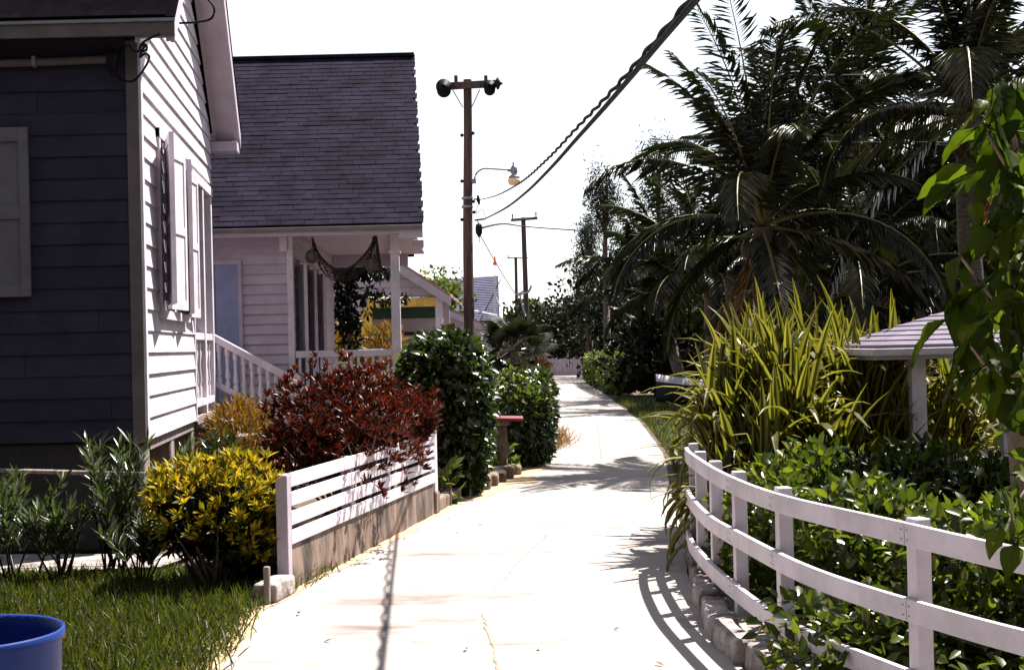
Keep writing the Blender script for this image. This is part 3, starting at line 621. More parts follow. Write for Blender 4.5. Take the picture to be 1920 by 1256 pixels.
for px, py, r, tilt in ((832, 163, .20, 0), (918, 162, .16, 0), (933, 157, .15, 1)):
    c = at(px, py, DP-.32); q = MB()
    if tilt: q.tube([c+[-.06, 0, 0], c+[-.02, 0, 0], c+[.03, 0, 0], c+[.07, 0, 0], c+[.13, 0, 0]], [.06, .15, .15, .05, .015], 14)
    else: q.tube([c+[0, .09, 0], c+[0, .04, .0], c+[0, -.02, 0], c+[0, -.07, 0]], [.07, r, r, .05], 16)
    q.build('insulator', DARK, pole, True)
    if not tilt:
        c = c+[0, .05, -.09]; q = MB(); q.tube([c+[0, .06, 0], c, c+[0, -.05, 0]], [.05, r*.9, .05], 16); q.build('insulator', DARK, pole, True)
for px in (855, 911): 
    c = at(px, 153, DP-.24); q = MB(); q.box(c[0]-.045, c[0]+.045, c[1]-.03, c[1]+.03, c[2]-.14, c[2]+.15); bevel(q.build('arm_block', POLE, pole), .012)
for px0, px1 in ((848, 868), (900, 884)):
    q = MB(); q.tube([at(px0, 168, DP-.2), at(px1, 202, DP-.12)], .014, 6); q.build('brace', METAL, pole)
ap = smooth_path([at(889, 340, DP), at(893, 326, DP), at(905, 317, DP), at(925, 317, DP), at(955, 319, DP)], 5)
q = MB(); q.tube(ap, .022, 8); lamp_arm = q.build('lamp_arm', METAL, pole, True)
q = MB(); c = at(889, 340, DP); q.box(c[0]-.06, c[0]+.05, c[1]-.05, c[1]+.05, c[2]-.06, c[2]+.05); q.build('arm_bracket', METAL, pole)
lc = at(964, 330, DP); q = MB(); q.lathe([(.001, .36), (.035, .35), (.035, .27), (.06, .25), (.085, .20), (.09, .08), (.06, .04), (.14, -.02), (.15, -.05), (.10, -.06)], lc, 14); q.tube([at(952, 319, DP), lc+[0, 0, .14]], .045, 8); q.build('lamp_head', METAL, pole, True)
q = MB(); q.lathe([(.13, -.06), (.175, -.11), (.15, -.19), (.12, -.225), (.001, -.23)], lc, 16); q.build('lamp_bowl', AMBER, pole, True)
for px, py in ((866, 254), (887, 250), (866, 340), (888, 378), (889, 398), (866, 412)):
    c = at(px, py, DP-.05); q = MB(); q.ball(c, .045, 8); q.build('bolt', DARK, pole, True)
for py in (372, 388): 
    c = at(876, py, DP); q = MB(); q.lathe([(.145, -.03), (.15, 0), (.145, .03)], c, 14); q.build('strap_band', METAL, pole, True)
q = MB(); q.tube([at(889, 374, DP-.1), at(898, 373, DP-.2)], .02, 6); q.tube([at(896, 366, DP-.2), at(897, 376, DP-.2), at(899, 384, DP-.2)], [.02, .05, .02], 8); q.tube([at(890, 413, DP-.1), at(908, 411, DP-.2)], .025, 6); q.build('wire_clamp', DARK, pole, True)
c = at(898, 431, DP-.2); q = MB(); q.lathe([(.001, .17), (.07, .14), (.09, .05), (.085, -.08), (.04, -.16), (.012, -.2), (.012, -.32), (.001, -.33)], c, 12); q.tube([c+[0, 0, .16], at(894, 412, DP-.15)], .015, 5); q.build('splice_box', DARK, pole, True)
q = MB(); q.tube(smooth_path([at(897, 382, DP-.2), at(893, 400, DP-.2), at(905, 393, DP-.2), at(912, 415, DP-.2)], 5), .008, 5, False); q.build('jumper_wire', DARK, pole)
def pole2(name, label, d, px, pytop, pxb, r0_, r1_, arm):
    t = thing(name, label, 'utility pole'); T_ = at(px, pytop, d); Bx = at(pxb, 600, d)[0]
    q = MB(); bt = np.array([Bx+(Bx-T_[0])*.35, d, 0]); q.tube([bt+(T_-bt)*s for s in np.linspace(0, 1, 8)], np.linspace(r0_, r1_, 8), 10); q.build('pole_shaft', POLE, t, True)
    a, b = at(arm[0], arm[1], d-.15), at(arm[2], arm[3], d-.15); q = MB(); q.tube([a, b], arm[4], 6); q.build('crossarm', POLE, t)
    for s in (.06, .94):
        c = a+(b-a)*s; q = MB(); q.tube([c, c+[0, 0, arm[4]*2], c+[0, 0, arm[4]*3.5]], [.03, .03, .05], 6); q.build('insulator', DARK, t)
    return t
p2 = pole2('utility_pole', 'second utility pole down the path with plain crossarm', 66., 981, 408, 988, .15, .11, (958, 413, 1008, 409, .075))
p3 = pole2('utility_pole', 'thin farthest utility pole left of the second one', 92., 967, 482, 969, .13, .10, (951, 484, 990, 484, .045))
q = MB(); q.tube(smooth_path([at(983, 545, 65.7), at(972, 552, 65.6), at(990, 548, 65.6), at(996, 536, 65.7)], 4), .05, 6); q.tube(smooth_path([at(975, 552, 65.6), at(978, 570, 65.6), at(985, 592, 65.6)], 4), .04, 5); q.build('cable_coil', METAL, p2, True)
def wire(name, label, pts, r, m=DARK, sag=0., k=24, twist=0., group=None):
    P_ = smooth_path(pts, 10)
    if twist:
        L_ = len(P_); P2 = []
        fine = smooth_path(P_, 6); s = 0
        for i, p_ in enumerate(fine):
            if i: s += np.linalg.norm(fine[i]-fine[i-1])
            P2.append(np.array(p_)+np.array([math.cos(s*twist), 0, 0])*.008)
        P_ = P2
    q = MB(); q.tube(P_, r, 6); return tag(q.build(name, m, None, True), label, 'cable', group)
# service cable swept from the pole up over the path: real 3-D catenary
E0 = at(908, 411, 35.7)
def cabpt(px, py):
    # depth from a straight plan line between pole and the point overhead
    v = ray(px, py); A_ = np.array([E0[0], E0[1]]); B_ = np.array([.80, 6.]); n_ = np.array([B_[1]-A_[1], A_[0]-B_[0]])
    t = (A_@n_)/(v[0]*n_[0]+v[1]*n_[1]); return v*t+np.array([0, 0, H])
main = [E0]+[cabpt(*p) for p in ((945, 392), (985, 362), (1030, 318), (1080, 262), (1130, 206), (1180, 148), (1240, 76), (1312, -8), (1400, -110))]
wire('overhead_cable', 'thick straight service cable sweeping from the pole to the top', main, .017)
main2 = [at(898, 375, 35.75)]+[cabpt(*p) for p in ((930, 367), (975, 343), (1025, 300), (1078, 244), (1128, 192), (1178, 137), (1238, 66), (1306, -14), (1394, -114))]
wire('twisted_cable', 'wavy twisted cable running just above the thick service cable', main2, .012, twist=12.)
wire('overhead_wire', 'thin dark wire from the pole across the trees at right', [at(900, 428, 35.8), at(945, 420, 47), at(985, 425, 65.7), at(1080, 432, 60), at(1500, 458, 46), at(1960, 484, 36)], .03)
wire('overhead_wire', 'pale thin wire crossing the palm crowns high up', [at(1240, 142, 24), at(1560, 141, 22), at(1960, 134, 20)], .008, METAL)
wire('overhead_wire', 'pale thin wire crossing the middle of the palm crowns', [at(1230, 262, 24), at(1560, 266, 22), at(1960, 268, 20)], .008, METAL)
wire('guy_wire', 'thin guy wire slanting down right from the first pole', [at(900, 440, 35.8), at(928, 490, 36.5), at(962, 545, 38), at(975, 556, 39)], .014, METAL)
c = at(928, 489, 36.4); q = MB(); q.lathe([(.001, .13), (.02, .12), (.03, .0), (.055, -.06), (.05, -.11), (.001, -.12)], c, 10); tag(q.build('wire_marker', ORANGE, None, True), 'small orange marker hanging on the guy wire', 'marker')

# ================================================================== planter with slat fence (left of path)
pl = thing('slatted_planter', 'white slatted planter fence on a stained concrete wall', 'planter')
W0, W1 = gnd(545, 1106), gnd(814, 964)
dv = (W1-W0); LEN = np.linalg.norm(dv[:2]); ux, uy = dv[0]/LEN, dv[1]/LEN
def tp(s, o, z): return (W0[0]+ux*s-uy*o, W0[1]+uy*s+ux*o, z)   # o>0 is away from the path
def pb(name, m, *b, bev=0, par=pl):
    q = MB(tp)
    for bb in b: q.box(*bb)
    o = q.build(name, m, par)
    if bev: bevel(o, bev, 2)
    return o
q = MB(tp); ns = 24
V = []
for i in range(ns+1):
    s = LEN*i/ns; V += [(s, rng.normal(0, .006)-.01, -.03), (s, .0, .31+rng.normal(0, .004)), (s, .16, .31), (s, .16, -.03)]
q.add(V, [(i*4+j, (i+1)*4+j, (i+1)*4+(j+1) % 4, i*4+(j+1) % 4) for i in range(ns) for j in range(4)]+[(0, 1, 2, 3), (ns*4+3, ns*4+2, ns*4+1, ns*4)]); q.build('retaining_wall', CONC_OLD, pl)
q = MB(tp); q.box(.02, LEN-.02, .17, .75, 0, .16); q.build('planter_soil', SOIL, pl)
SW = .096; GP = .036; zz = .315
for k in range(4):
    z0 = zz+k*(SW+GP); jt = [0, LEN*.36, LEN*.62, LEN]; 
    for j in range(3):
        o = pb('slat', WHITE, (jt[j]+.003, jt[j+1]-.003, -.018+rng.normal(0, .0015), .006, z0, z0+SW), bev=.003)
for s in (0.03, LEN*.36, LEN*.62, LEN-.06): pb('slat_post', WHITE_OLD, (s-.03, s+.05, .0065, .09, .31, .80))
pb('corner_post', WHITE_OLD, (-.085, -.004, -.02, .065, .0, .80), bev=.006)
pb('corner_post', WHITE, (LEN+.004, LEN+.11, -.02, .09, .22, .90), bev=.006); pb('post_base', CONC_OLD, (LEN+.004, LEN+.16, -.03, .16, 0, .219), bev=.02)
kb = thing('concrete_block', 'small low concrete kerb block at the planter near corner', 'kerb block')
q = MB(tp); q.box(-.52, -.12, -.08, .08, 0, .13); bevel(q.build('block', KERB, kb), .02, 3); q = MB(tp); q.box(-.57, -.53, -.05, -.01, 0, .25); bevel(q.build('stake', WOOD, kb), .008)
kb = thing('low_kerb', 'low rough kerb continuing past the planter to the hedge', 'kerb')
for k in range(3):
    q = MB(tp); q.box(LEN+.17+k*.42, LEN+.57+k*.42, .0+k*.01, .18, -.02, .14-.02*k+rng.normal(0, .01)); bevel(q.build('kerb_stone', CONC_OLD, kb), .025, 2)

# croton in the planter
c0 = tp(LEN*.5, .42, 0)
red = thing('croton_bush', 'large dark red croton bush spilling over the slatted planter', 'bush')
tips = []
for cc, hh_, n_ in (((-1.76, 12.2, 1.04), (.38, .45, .40), 70), ((-1.40, 12.8, 1.12), (.46, .55, .38), 110), ((-1.12, 13.4, .95), (.38, .5, .28), 90), ((-.98, 13.6, .86), (.24, .4, .2), 50), ((-1.30, 12.1, .86), (.34, .5, .26), 70), ((-1.75, 11.9, .78), (.36, .4, .34), 60)):
    Pw, Nw = shell(n_*5, cc, hh_, 2.3, .35, .5, 16)
    rosettes('foliage', L_RED, red, Pw, norm(Nw*.5+np.array([0, 0, .8])), 10, .075, .02, .75, 1, .15)
    tips += list(Pw[:8])
stems('stem', BARK, red, (-1.45, 12.6, .0), tips, .016)
# yellow croton
yc = thing('croton_bush', 'bright yellow croton bush at the lawn edge', 'bush')
cb = np.array([at(402, 960, 9.95)[0], 9.95, -.08])
for off, hh, n_ in (((-.02, 0, .70), (.36, .34, .26), 300), ((.22, 0, .58), (.26, .3, .30), 200), ((-.2, .05, .66), (.24, .28, .22), 120), ((.3, 0, .38), (.17, .2, .18), 70)):
    P, N0 = shell(int(n_*.75), cb+off, np.array(hh)*1.03, 2.2, .6, .26, 14)
    rosettes('foliage', L_YEL, yc, P, norm(N0*.7+np.array([0, 0, .7])), 9, .085, .026, .7, 1, .1)
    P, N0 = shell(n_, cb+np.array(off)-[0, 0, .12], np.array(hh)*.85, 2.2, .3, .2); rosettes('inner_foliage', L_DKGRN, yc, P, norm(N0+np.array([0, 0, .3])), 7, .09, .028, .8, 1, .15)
P, N0 = shell(30, cb+[0, 0, .6], (.4, .3, .3)); stems('stem', BARK, yc, cb, P, .013)
# narrow leaved plants by the house
def oleander(label, x, y, hgt, ns_, spread):
    t = thing('oleander_plant', label, 'plant', group='narrow leaved plants below the near house')
    tips = [np.array([x+rng.normal(0, spread), y+rng.normal(0, spread*.6), hgt*rng.uniform(.55, 1.05)]) for _ in range(ns_)]
    stems('stem', L_DKGRN, t, (x, y, 0), tips, .009)
    C = []; D_ = []
    for tpx in tips:
        b = np.array([x, y, 0.])
        for s in np.linspace(.35, 1, 9): C.append(b+(tpx-b)*s+[0, 0, .06*math.sin(s*3)]); D_.append(norm((tpx-b)*.6+np.array([0, 0, .5])))
    rosettes('foliage', L_OLEA, t, np.array(C), np.array(D_), 5, .15, .022, .75, 1, .12, .12)
for lab, px, y, hgt, ns_, sp in (('dark narrow leaved plant at the left frame edge', 20, 10.4, .72, 9, .22), ('low narrow leaved plant between the left edge and tall one', 110, 10.3, .55, 9, .18), ('tall narrow leaved plant below the house corner', 215, 10.6, .98, 15, .22), ('small narrow leaved plant beside the yellow croton', 262, 10.2, .4, 8, .16)):
    oleander(lab, at(px, 950, y)[0], y, hgt, ns_, sp)
q = MB(); a, b = at(-60, 880, 11.3), at(310, 890, 11.3); q.tube([a, b], .018, 8); tag(q.build('garden_rail', WOOD, None, True), 'thin pale rail running behind the narrow leaved plants', 'rail')
# orange-green feathery plant at the stair foot
c = at(455, 815, 15.6); shrub('feathery_shrub', 'rusty orange feathery shrub at the foot of the white stairs', (c[0], c[1], .62), (.4, .4, .50), L_ORG, 2600, .13, .02, group=None, inner=.25, up=.6)
c = at(412, 810, 14.6); shrub('leafy_seedling', 'small green leafy plant in front of the house piers', (c[0], c[1], .62), (.14, .14, .2), L_HEDGE, 120, .13, .04, cat='plant', inner=.2, shape=1)

# ================================================================== hedges, pillar, fan palm left of the path
hd = thing('tall_hedge', 'tall dark broad leaved hedge beside the porch post', 'hedge')
hc = np.array([at(832, 800, 16.4)[0], 16.4, .0]); hh = (.46, .85, .87)
cloud('foliage', L_HEDGE, hd, 11000, hc+[0, 0, .84], hh, .11, .065, p=4., inner=.6, shape=1, droop=.25, up=-.15, flat=.9, lump=.08, nl=24, zmin=.02)
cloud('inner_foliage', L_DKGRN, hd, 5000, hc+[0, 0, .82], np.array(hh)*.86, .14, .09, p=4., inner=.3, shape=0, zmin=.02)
cloud('pale_foliage', L_VARI, hd, 700, hc+[0, -.1, 1.25], (.5, .85, .46), .10, .06, p=3., inner=.9, shape=1, up=.2, flat=.9, lump=.1)  # paler leaves on top stand in for sunlit, glinting leaf tops
stems('stem', BARK, hd, hc, [hc+rdir(1)[0]*[.4, .6, .3]+[0, 0, 1.2] for _ in range(14)], .025)
hd2 = thing('low_hedge', 'pale green variegated hedge beyond the red capped pillar', 'hedge')
h2c = np.array([at(985, 800, 20.6)[0], 20.6, 0.])
cloud('foliage', L_HEDGE, hd2, 7000, h2c+[0, 0, .60], (.36, 1.5, .64), .10, .06, p=3.5, inner=.6, shape=1, droop=.2, up=-.1, flat=.9, lump=.12, nl=20, zmin=.02)
cloud('pale_foliage', L_VARI, hd2, 1500, h2c+[-.02, -.1, .86], (.37, 1.5, .42), .10, .06, p=3., inner=.85, shape=1, up=.2, flat=.9, lump=.12, nl=20)
stems('stem', BARK, hd2, h2c, [h2c+rdir(1)[0]*[.3, .9, .3]+[0, 0, .9] for _ in range(10)], .02)
c = at(1012, 700, 22.6); shrub('croton_bush', 'small red croton at the path end of the pale hedge', (c[0], c[1]+.2, 1.05), (.16, .3, .36), L_RED, 500, .09, .03, cat='bush', inner=.3)
pil = thing('stone_pillar', 'short weathered stone pillar with a red board on top', 'pillar')
pc = gnd(936, 893); 
q = MB(); q.hexa([(pc[0]-.12, pc[1], -.02), (pc[0]+.12, pc[1], -.02), (pc[0]+.12, pc[1]+.24, -.02), (pc[0]-.12, pc[1]+.24, -.02), (pc[0]-.105, pc[1]+.01, .64), (pc[0]+.105, pc[1]+.01, .64), (pc[0]+.105, pc[1]+.23, .64), (pc[0]-.105, pc[1]+.23, .64)]); bevel(q.build('shaft', CONC_OLD, pil), .02, 3)
q = MB(); q.box(pc[0]-.13, pc[0]+.13, pc[1]-.015, pc[1]+.255, .641, .71); bevel(q.build('cap', CONC_OLD, pil), .012)
q = MB(); q.hexa([(pc[0]-.13, pc[1]-.05, .712), (pc[0]+.32, pc[1]-.05, .695), (pc[0]+.32, pc[1]+.22, .715), (pc[0]-.13, pc[1]+.22, .73), (pc[0]-.13, pc[1]-.05, .75), (pc[0]+.32, pc[1]-.05, .73), (pc[0]+.32, pc[1]+.22, .75), (pc[0]-.13, pc[1]+.22, .765)]); bevel(q.build('red_board', REDP, pil), .006)
fw = thing('rubble_kerb', 'low dark rubble kerb along the foot of the tall hedge', 'kerb')
for k in range(6):
    t = k/5; p = gnd(880+t*75, 925-t*35); q = MB(); s = .16
    q.box(p[0]-s, p[0]+s, p[1]-.05, p[1]+.33, -.02, .15+rng.normal(0, .02)); o = q.build('stone', CONC_OLD, fw); bevel(o, .05, 3)
# broad leaves at hedge foot
for px, py, d, lab in ((838, 925, 15.2, 'young broad leaved plant at the planter far post'), (950, 870, 18.2, 'young broad leaved plant beside the stone pillar')):
    c = at(px, py, d); shrub('leafy_seedling', lab, (c[0], c[1]-.1, .2), (.12, .12, .18), L_VARI, 40, .16, .08, cat='plant', shape=1, inner=.2)
# fan palm
def fan_palm(label, x, y, hz, nf, R):
    t = thing('fan_palm', label, 'palm'); q = MB(); q.tube([(x, y, 0), (x+.03, y, hz*.5), (x, y, hz)], [.09, .08, .09], 8); q.build('trunk', PALMBARK, t)
    me = []
    for v in range(3):
        P = []; A = []; W_ = []
        nseg = 26
        for i in range(nseg):
            th = math.radians(-125+250*i/(nseg-1)); P.append((R*.75, 0, 0)); A.append((math.cos(th), math.sin(th), -.15-.2*v+.08*math.cos(th)))
        mesh_ = leaf_mesh('frond', np.array(P), np.array(A), np.tile([0, 0, 1.], (nseg, 1)), np.full(nseg, R*.62), np.full(nseg, .045), 1, .15, .12)
        pet = MB(); pet.tube([(0, 0, 0), (R*.4, 0, .04), (R*.75, 0, 0)], .012, 4)
        import bmesh as _b; bm = _b.new(); bm.from_mesh(mesh_); bm.from_mesh(pet.mesh('petiole')); bm.to_mesh(mesh_); bm.free(); me.append(mesh_)
    for i in range(nf):
        o = link('frond', me[i % 3], L_PALM, t); el = math.radians(75-115*((i+.5)/nf)); o.location = (x, y, hz); o.rotation_euler = (rng.normal(0, .2), -el, i*2.4)
    return t
c = at(965, 655, 25.5); fan_palm('dark fan palm behind the pale hedge', c[0], 25.5, 1.55, 26, .62)
c = at(1000, 640, 27); 

# ================================================================== right side: kerb, fence
def fence_curve():
    pts = [np.array(p) for p in ((2.75, 3.6), (2.2, 4.4), (1.86, 5.1), (1.62, 5.86), (1.42, 6.6), (1.32, 7.22), (1.245, 8.14), (1.215, 8.89), (1.235, 9.93), (1.30, 10.7), (1.36, 11.3))]
    return smooth_path(pts, 12)
FC = np.array(fence_curve()); seg = np.linalg.norm(np.diff(FC, axis=0), axis=1); SS = np.concatenate([[0], np.cumsum(seg)])
def fcp(s): return np.array([np.interp(s, SS, FC[:, 0]), np.interp(s, SS, FC[:, 1])])
def fct(s):
    d = fcp(s+.02)-fcp(s-.02); return d/np.linalg.norm(d)
def s_at_y(y): return np.interp(y, FC[:, 1], SS)
fence = thing('rail_fence', 'curved white three rail fence along the right side of the path', 'fence')
ZK = .12; ZT = .89
py_ = [4.5, 5.86, 7.22, 8.16, 8.9, 9.7, 10.5]
PW = .074
for y in py_:
    s = s_at_y(y); p = fcp(s); t = fct(s); n_ = np.array([-t[1], t[0]])   # n points toward path side (left)
    def S(a, b, z): return (p[0]+t[0]*a-n_[0]*b, p[1]+t[1]*a-n_[1]*b, z)
    q = MB(S); q.box(-PW/2, PW/2, 0, PW, ZK-.06, ZT+.012); bevel(q.build('post', WHITE, fence), .006)
spans = [3.7]+py_+[11.1]
for zt in (ZT-.008, ZT-.31, ZT-.615):
    for a, b in ((3.7, 5.86), (5.86, 7.22), (7.22, 8.9), (8.9, 10.5)):
        s0, s1 = s_at_y(a), s_at_y(b); k = max(6, int((s1-s0)/.12)); V = []
        for i in range(k+1):
            s = s0+.002+(s1-s0-.004)*i/k; p = fcp(s); t = fct(s); n_ = np.array([-t[1], t[0]]); dz = .006*math.sin(s*2.1+zt*9)
            for o_, z_ in ((.0005, zt-.094), (.030, zt-.094), (.030, zt), (.0005, zt)): V.append((p[0]+n_[0]*o_, p[1]+n_[1]*o_, z_+dz))
        q = MB(); q.add(V, [(i*4+j, i*4+(j+1) % 4, (i+1)*4+(j+1) % 4, (i+1)*4+j) for i in range(k) for j in range(4)]+[(0, 3, 2, 1), (k*4, k*4+1, k*4+2, k*4+3)]); bevel(q.build('rail', WHITE, fence), .004)
# footing strip and broken kerb stones
mb = MB(); V = []; yy = np.arange(4.4, 12.4, .2)
for y in yy:
    xr_ = interp(RE, y); xf = np.interp(y, FC[:, 1], FC[:, 0])
    V += [(xr_+.05, y, .085+rng.normal(0, .006)), (max(xf+.25, xr_+.3), y, .09+rng.normal(0, .004))]
mb.add(V, [(2*i, 2*i+1, 2*i+3, 2*i+2) for i in range(len(yy)-1)]); kerb = struct(mb.build('kerb', KERB))
y = 4.4
while y < 12.4:
    ln = rng.uniform(.35, .75); x0, x1 = interp(RE, y+.01), interp(RE, y+ln-.01); hk = rng.uniform(.10, .135); jw = rng.uniform(.12, .17); o_ = rng.normal(0, .012)
    q = MB(); k = 5; V = []
    for i in range(k+1):
        t = i/k; x = x0+(x1-x0)*t+o_+rng.normal(0, .008); yq = y+.01+(ln-.03)*t; e = rng.normal(0, .008)
        V += [(x-.01, yq, -.03), (x+rng.normal(0, .006), yq, hk+e), (x+jw, yq, hk+e*.5), (x+jw, yq, -.03)]
    q.add(V, [(i*4+j, (i+1)*4+j, (i+1)*4+(j+1) % 4, i*4+(j+1) % 4) for i in range(k) for j in range(4)]+[(0, 1, 2, 3), (k*4+3, k*4+2, k*4+1, k*4)])
    bevel(q.build('kerb_stone', KERB, kerb), .022, 3); y += ln

sheet('verge_lawn', [(1.95, 17), (2.3, 21), (2.75, 30), (3.05, 44), (12, 44), (12, 17)], -.008, TURF)
n = 9000; gy = rng.uniform(17.5, 42, n); gx = interp(RE, gy)+.08+rng.random(n)**1.5*4; P = np.stack([gx, gy, np.full(n, -.01)], 1)
tag(link('grass', leaf_mesh('grass', P, norm(np.stack([rng.normal(0, .6, n), rng.normal(0, .6, n), np.ones(n)], 1)), rdir(n), rng.uniform(.08, .2, n), np.full(n, .014), 1, .1, .3), L_GRASS), 'rough green grass strip on the right of the far path', 'grass', kind='stuff')
NAIL = mat('rusty_nail', (.08, .04, .03), .7, .2)
nq = MB(); nq.tube([(0, 0, 0), (0, -.002, 0)], .0032, 6); nme = nq.mesh('nail')
for y in py_[:4]:
    s_ = s_at_y(y)
    for zt in (ZT-.008, ZT-.31, ZT-.615):
        for ds, dz in ((-.022, -.028), (.022, -.028), (-.022, -.068), (.022, -.068)):
            p = fcp(s_+ds); t = fct(s_+ds); n_ = np.array([-t[1], t[0]]); o = link('nail', nme, NAIL, fence); o.location = (p[0]+n_[0]*.0305, p[1]+n_[1]*.0305, zt+dz+.006*math.sin(s_*2.1+zt*9)); o.rotation_euler = (0, 0, math.atan2(n_[1], n_[0])+math.pi/2)
# ================================================================== plants behind the fence
def at_ground(px, d): return at(px, 700, d)[0]
for i, (px, d, zc_, hx, hy, hz, n_, lab) in enumerate((
        (1400, 8.6, .42, .20, .55, .36, 900, 'leafy green shrub behind the second and third fence posts'),
        (1560, 7.6, .45, .33, .5, .36, 1500, 'bright green broad leaved shrub between the two near fence posts'),
        (1800, 6.9, .42, .45, .5, .33, 1700, 'bright green broad leaved shrub right of the nearest fence post'),
        (1330, 9.8, .35, .16, .5, .3, 500, 'small green shrub at the far end of the curved fence'),
        (1640, 6.6, .22, .4, .4, .2, 900, 'low yellow green creeper under the nearest fence post'))):
    x = at_ground(px, d)+.14
    t = shrub('leafy_shrub', lab, (x, d, zc_), (hx, hy, hz), L_COVER, n_*2, .085, .048, group='shrubs behind the rail fence', shape=1, inner=.25, droop=.15, up=.25, flat=.7, lump=.25, nl=16, zmin=.05)
cov = None
n = 9000; gx = rng.uniform(1.55, 5.5, n); gy = rng.uniform(5.2, 10.5, n); fx = np.interp(gy, FC[:, 1], FC[:, 0]); ok = gx > fx+.16; gx, gy = gx[ok], gy[ok]; n = len(gx)
P = np.stack([gx, gy, .03+rng.random(n)**1.5*.28], 1); A = norm(rdir(n)+np.array([0, 0, .3]))
tag(link('ground_cover', leaf_mesh('ground_cover', P, A, norm(rdir(n)+np.array([0, 0, 1.2])), rng.uniform(.05, .10, n), rng.uniform(.03, .055, n), 1, .2, .15), L_COVER), 'mass of small green leaves covering the bed behind the fence', 'ground cover', kind='stuff')
for i, (px, py, d, hx, hz, lab) in enumerate(((1540, 905, 9.6, .28, .3, 'airy green shrub at the foot of the strap leaved plant'), (1690, 915, 9.0, .5, .3, 'dark dense shrub below the small roof post'), (1860, 930, 8.6, .5, .35, 'dark dense shrub under the pale green rail'))):
    x = at(px, py, d)[0]; m_ = L_COVER if i == 0 else L_DKGRN
    shrub('garden_shrub', lab, (x, d, .48), (hx, .4, .42 if i else .5), m_, 1500 if i == 0 else 3600, .08, .045, group='shrubs in the middle of the bed', shape=1, inner=.25, lump=.25, zmin=.05)
q = MB(); q.tube([at(1740, 898, 9.6), at(1960, 876, 9.6)], .022, 8); q.tube([at(1870, 884, 9.62), (at(1870, 884, 9.62)[0], 9.62, 0)], .02, 8); tag(q.build('green_rail', AQUA, None, True), 'pale green rail behind the dark shrubs at right', 'rail')

# variegated strap-leaved plant
strap = thing('strap_leaf_plant', 'huge clump of yellow striped strap leaves behind the fence', 'plant')
def strap_mesh(L_, wd, e0, bend, kink):
    k = 9; p = np.zeros(2); a = e0; V = []; pts = []
    for i in range(k+1):
        pts.append(p.copy()); p = p+np.array([math.cos(a), math.sin(a)])*L_/k; a -= bend/k*(1+i*.25)
        if kink and i == kink: a -= random.uniform(1.2, 2.0)
    V = []; Fc = []; mi = []
    for i, (x, z) in enumerate(pts):
        t = i/k; w_ = wd*(.75+.5*t if t < .3 else 1.0 if t < .6 else max(.06, 1-((t-.6)/.4)**1.6)); tx = pts[min(i+1, k)]-pts[max(i-1, 0)]; tx = tx/np.linalg.norm(tx); nx_, nz_ = -tx[1], tx[0]
        for c, up_ in ((-.5, .22), (-.2, 0.05), (.2, 0.05), (.5, .22)): V.append((x+nx_*w_*up_, c*w_, z+nz_*w_*up_))
    for i in range(k):
        for j in range(3): Fc.append((i*4+j, i*4+j+1, (i+1)*4+j+1, (i+1)*4+j)); mi.append(0 if j == 1 else 1)
    me = bpy.data.meshes.new('strap_leaf'); me.from_pydata(V, [], Fc); me.materials.append(L_STRAPG); me.materials.append(L_STRAPY); me.polygons.foreach_set('material_index', mi); me.update(); return me
variants = []
for i in range(16):
    e0 = math.radians([88, 84, 80, 76, 72, 66, 60, 54, 46, 38, 84, 78, 70, 62, 30, 20][i]); variants.append(strap_mesh(random.uniform(.78, 1.12), random.uniform(.056, .078), e0, [.2, .3, .4, .5, .6, .8, 1.0, 1.2, 1.4, 1.5, .1, .2, .3, .6, 1.5, 1.4][i], 0 if i % 3 else random.choice([4, 5, 6])))
centers = []
for px, d, zc_ in ((1310, 11.2, .75), (1380, 11.6, .95), (1450, 11.2, 1.0), (1420, 12.3, 1.05), (1520, 11.8, .95), (1590, 11.4, .85), (1570, 12.6, 1.0), (1660, 12.0, .85), (1350, 12.4, .85), (1480, 10.7, .6), (1630, 11.0, .5), (1750, 12.2, .35), (1320, 10.7, .3), (1420, 10.4, .35), (1560, 10.5, .3), (1680, 11.2, .35), (1380, 12.8, 1.15), (1640, 12.8, .95), (1720, 12.6, .75), (1800, 12.5, .5)):
    centers.append((at(px+(1500-px)*.05+8, 700, d)[0]+(.14 if px < 1400 else 0), d, min(zc_, .98)-.02+rng.normal(0, .04)))
per = 25; cnt = 0
rest = MB()
for ci, (x, y, zc_) in enumerate(centers):
    for k in range(per+125):
        v = variants[int(rng.integers(0, 16))]; th = k*2.399+rng.normal(0, .3); sc = rng.uniform(.72, 1.12); loc = (x+rng.normal(0, .07), y+rng.normal(0, .07), zc_+rng.normal(0, .12))
        if k < per and cnt < 300:
            o = link('strap_leaf', v, [], strap); o.location = loc; o.rotation_euler = (rng.normal(0, .12), rng.normal(0, .14), th); o.scale = (sc, sc, sc); cnt += 1
        else:
            M_ = Matrix.Translation(loc) @ Matrix.Rotation(th, 4, 'Z') @ Matrix.Rotation(rng.normal(0, .15), 4, 'Y') @ Matrix.Diagonal((sc*.95, sc, sc*.9, 1))
            b = len(rest.v); rest.v += [tuple(M_ @ vv.co) for vv in v.vertices]; rest.f += [tuple(b+i for i in p_.vertices) for p_ in v.polygons]; rest.mi += [p_.material_index for p_ in v.polygons]
o = rest.build('strap_leaf_mass', [L_STRAPG, L_STRAPY], strap); o['kind'] = 'stuff'
q = MB()
for x, y, zc_ in centers: q.tube([(x, y, 0), (x+.03, y, zc_*.5), (x, y, zc_+.1)], [.06, .055, .06], 8)
q.build('stem', BARK, strap)

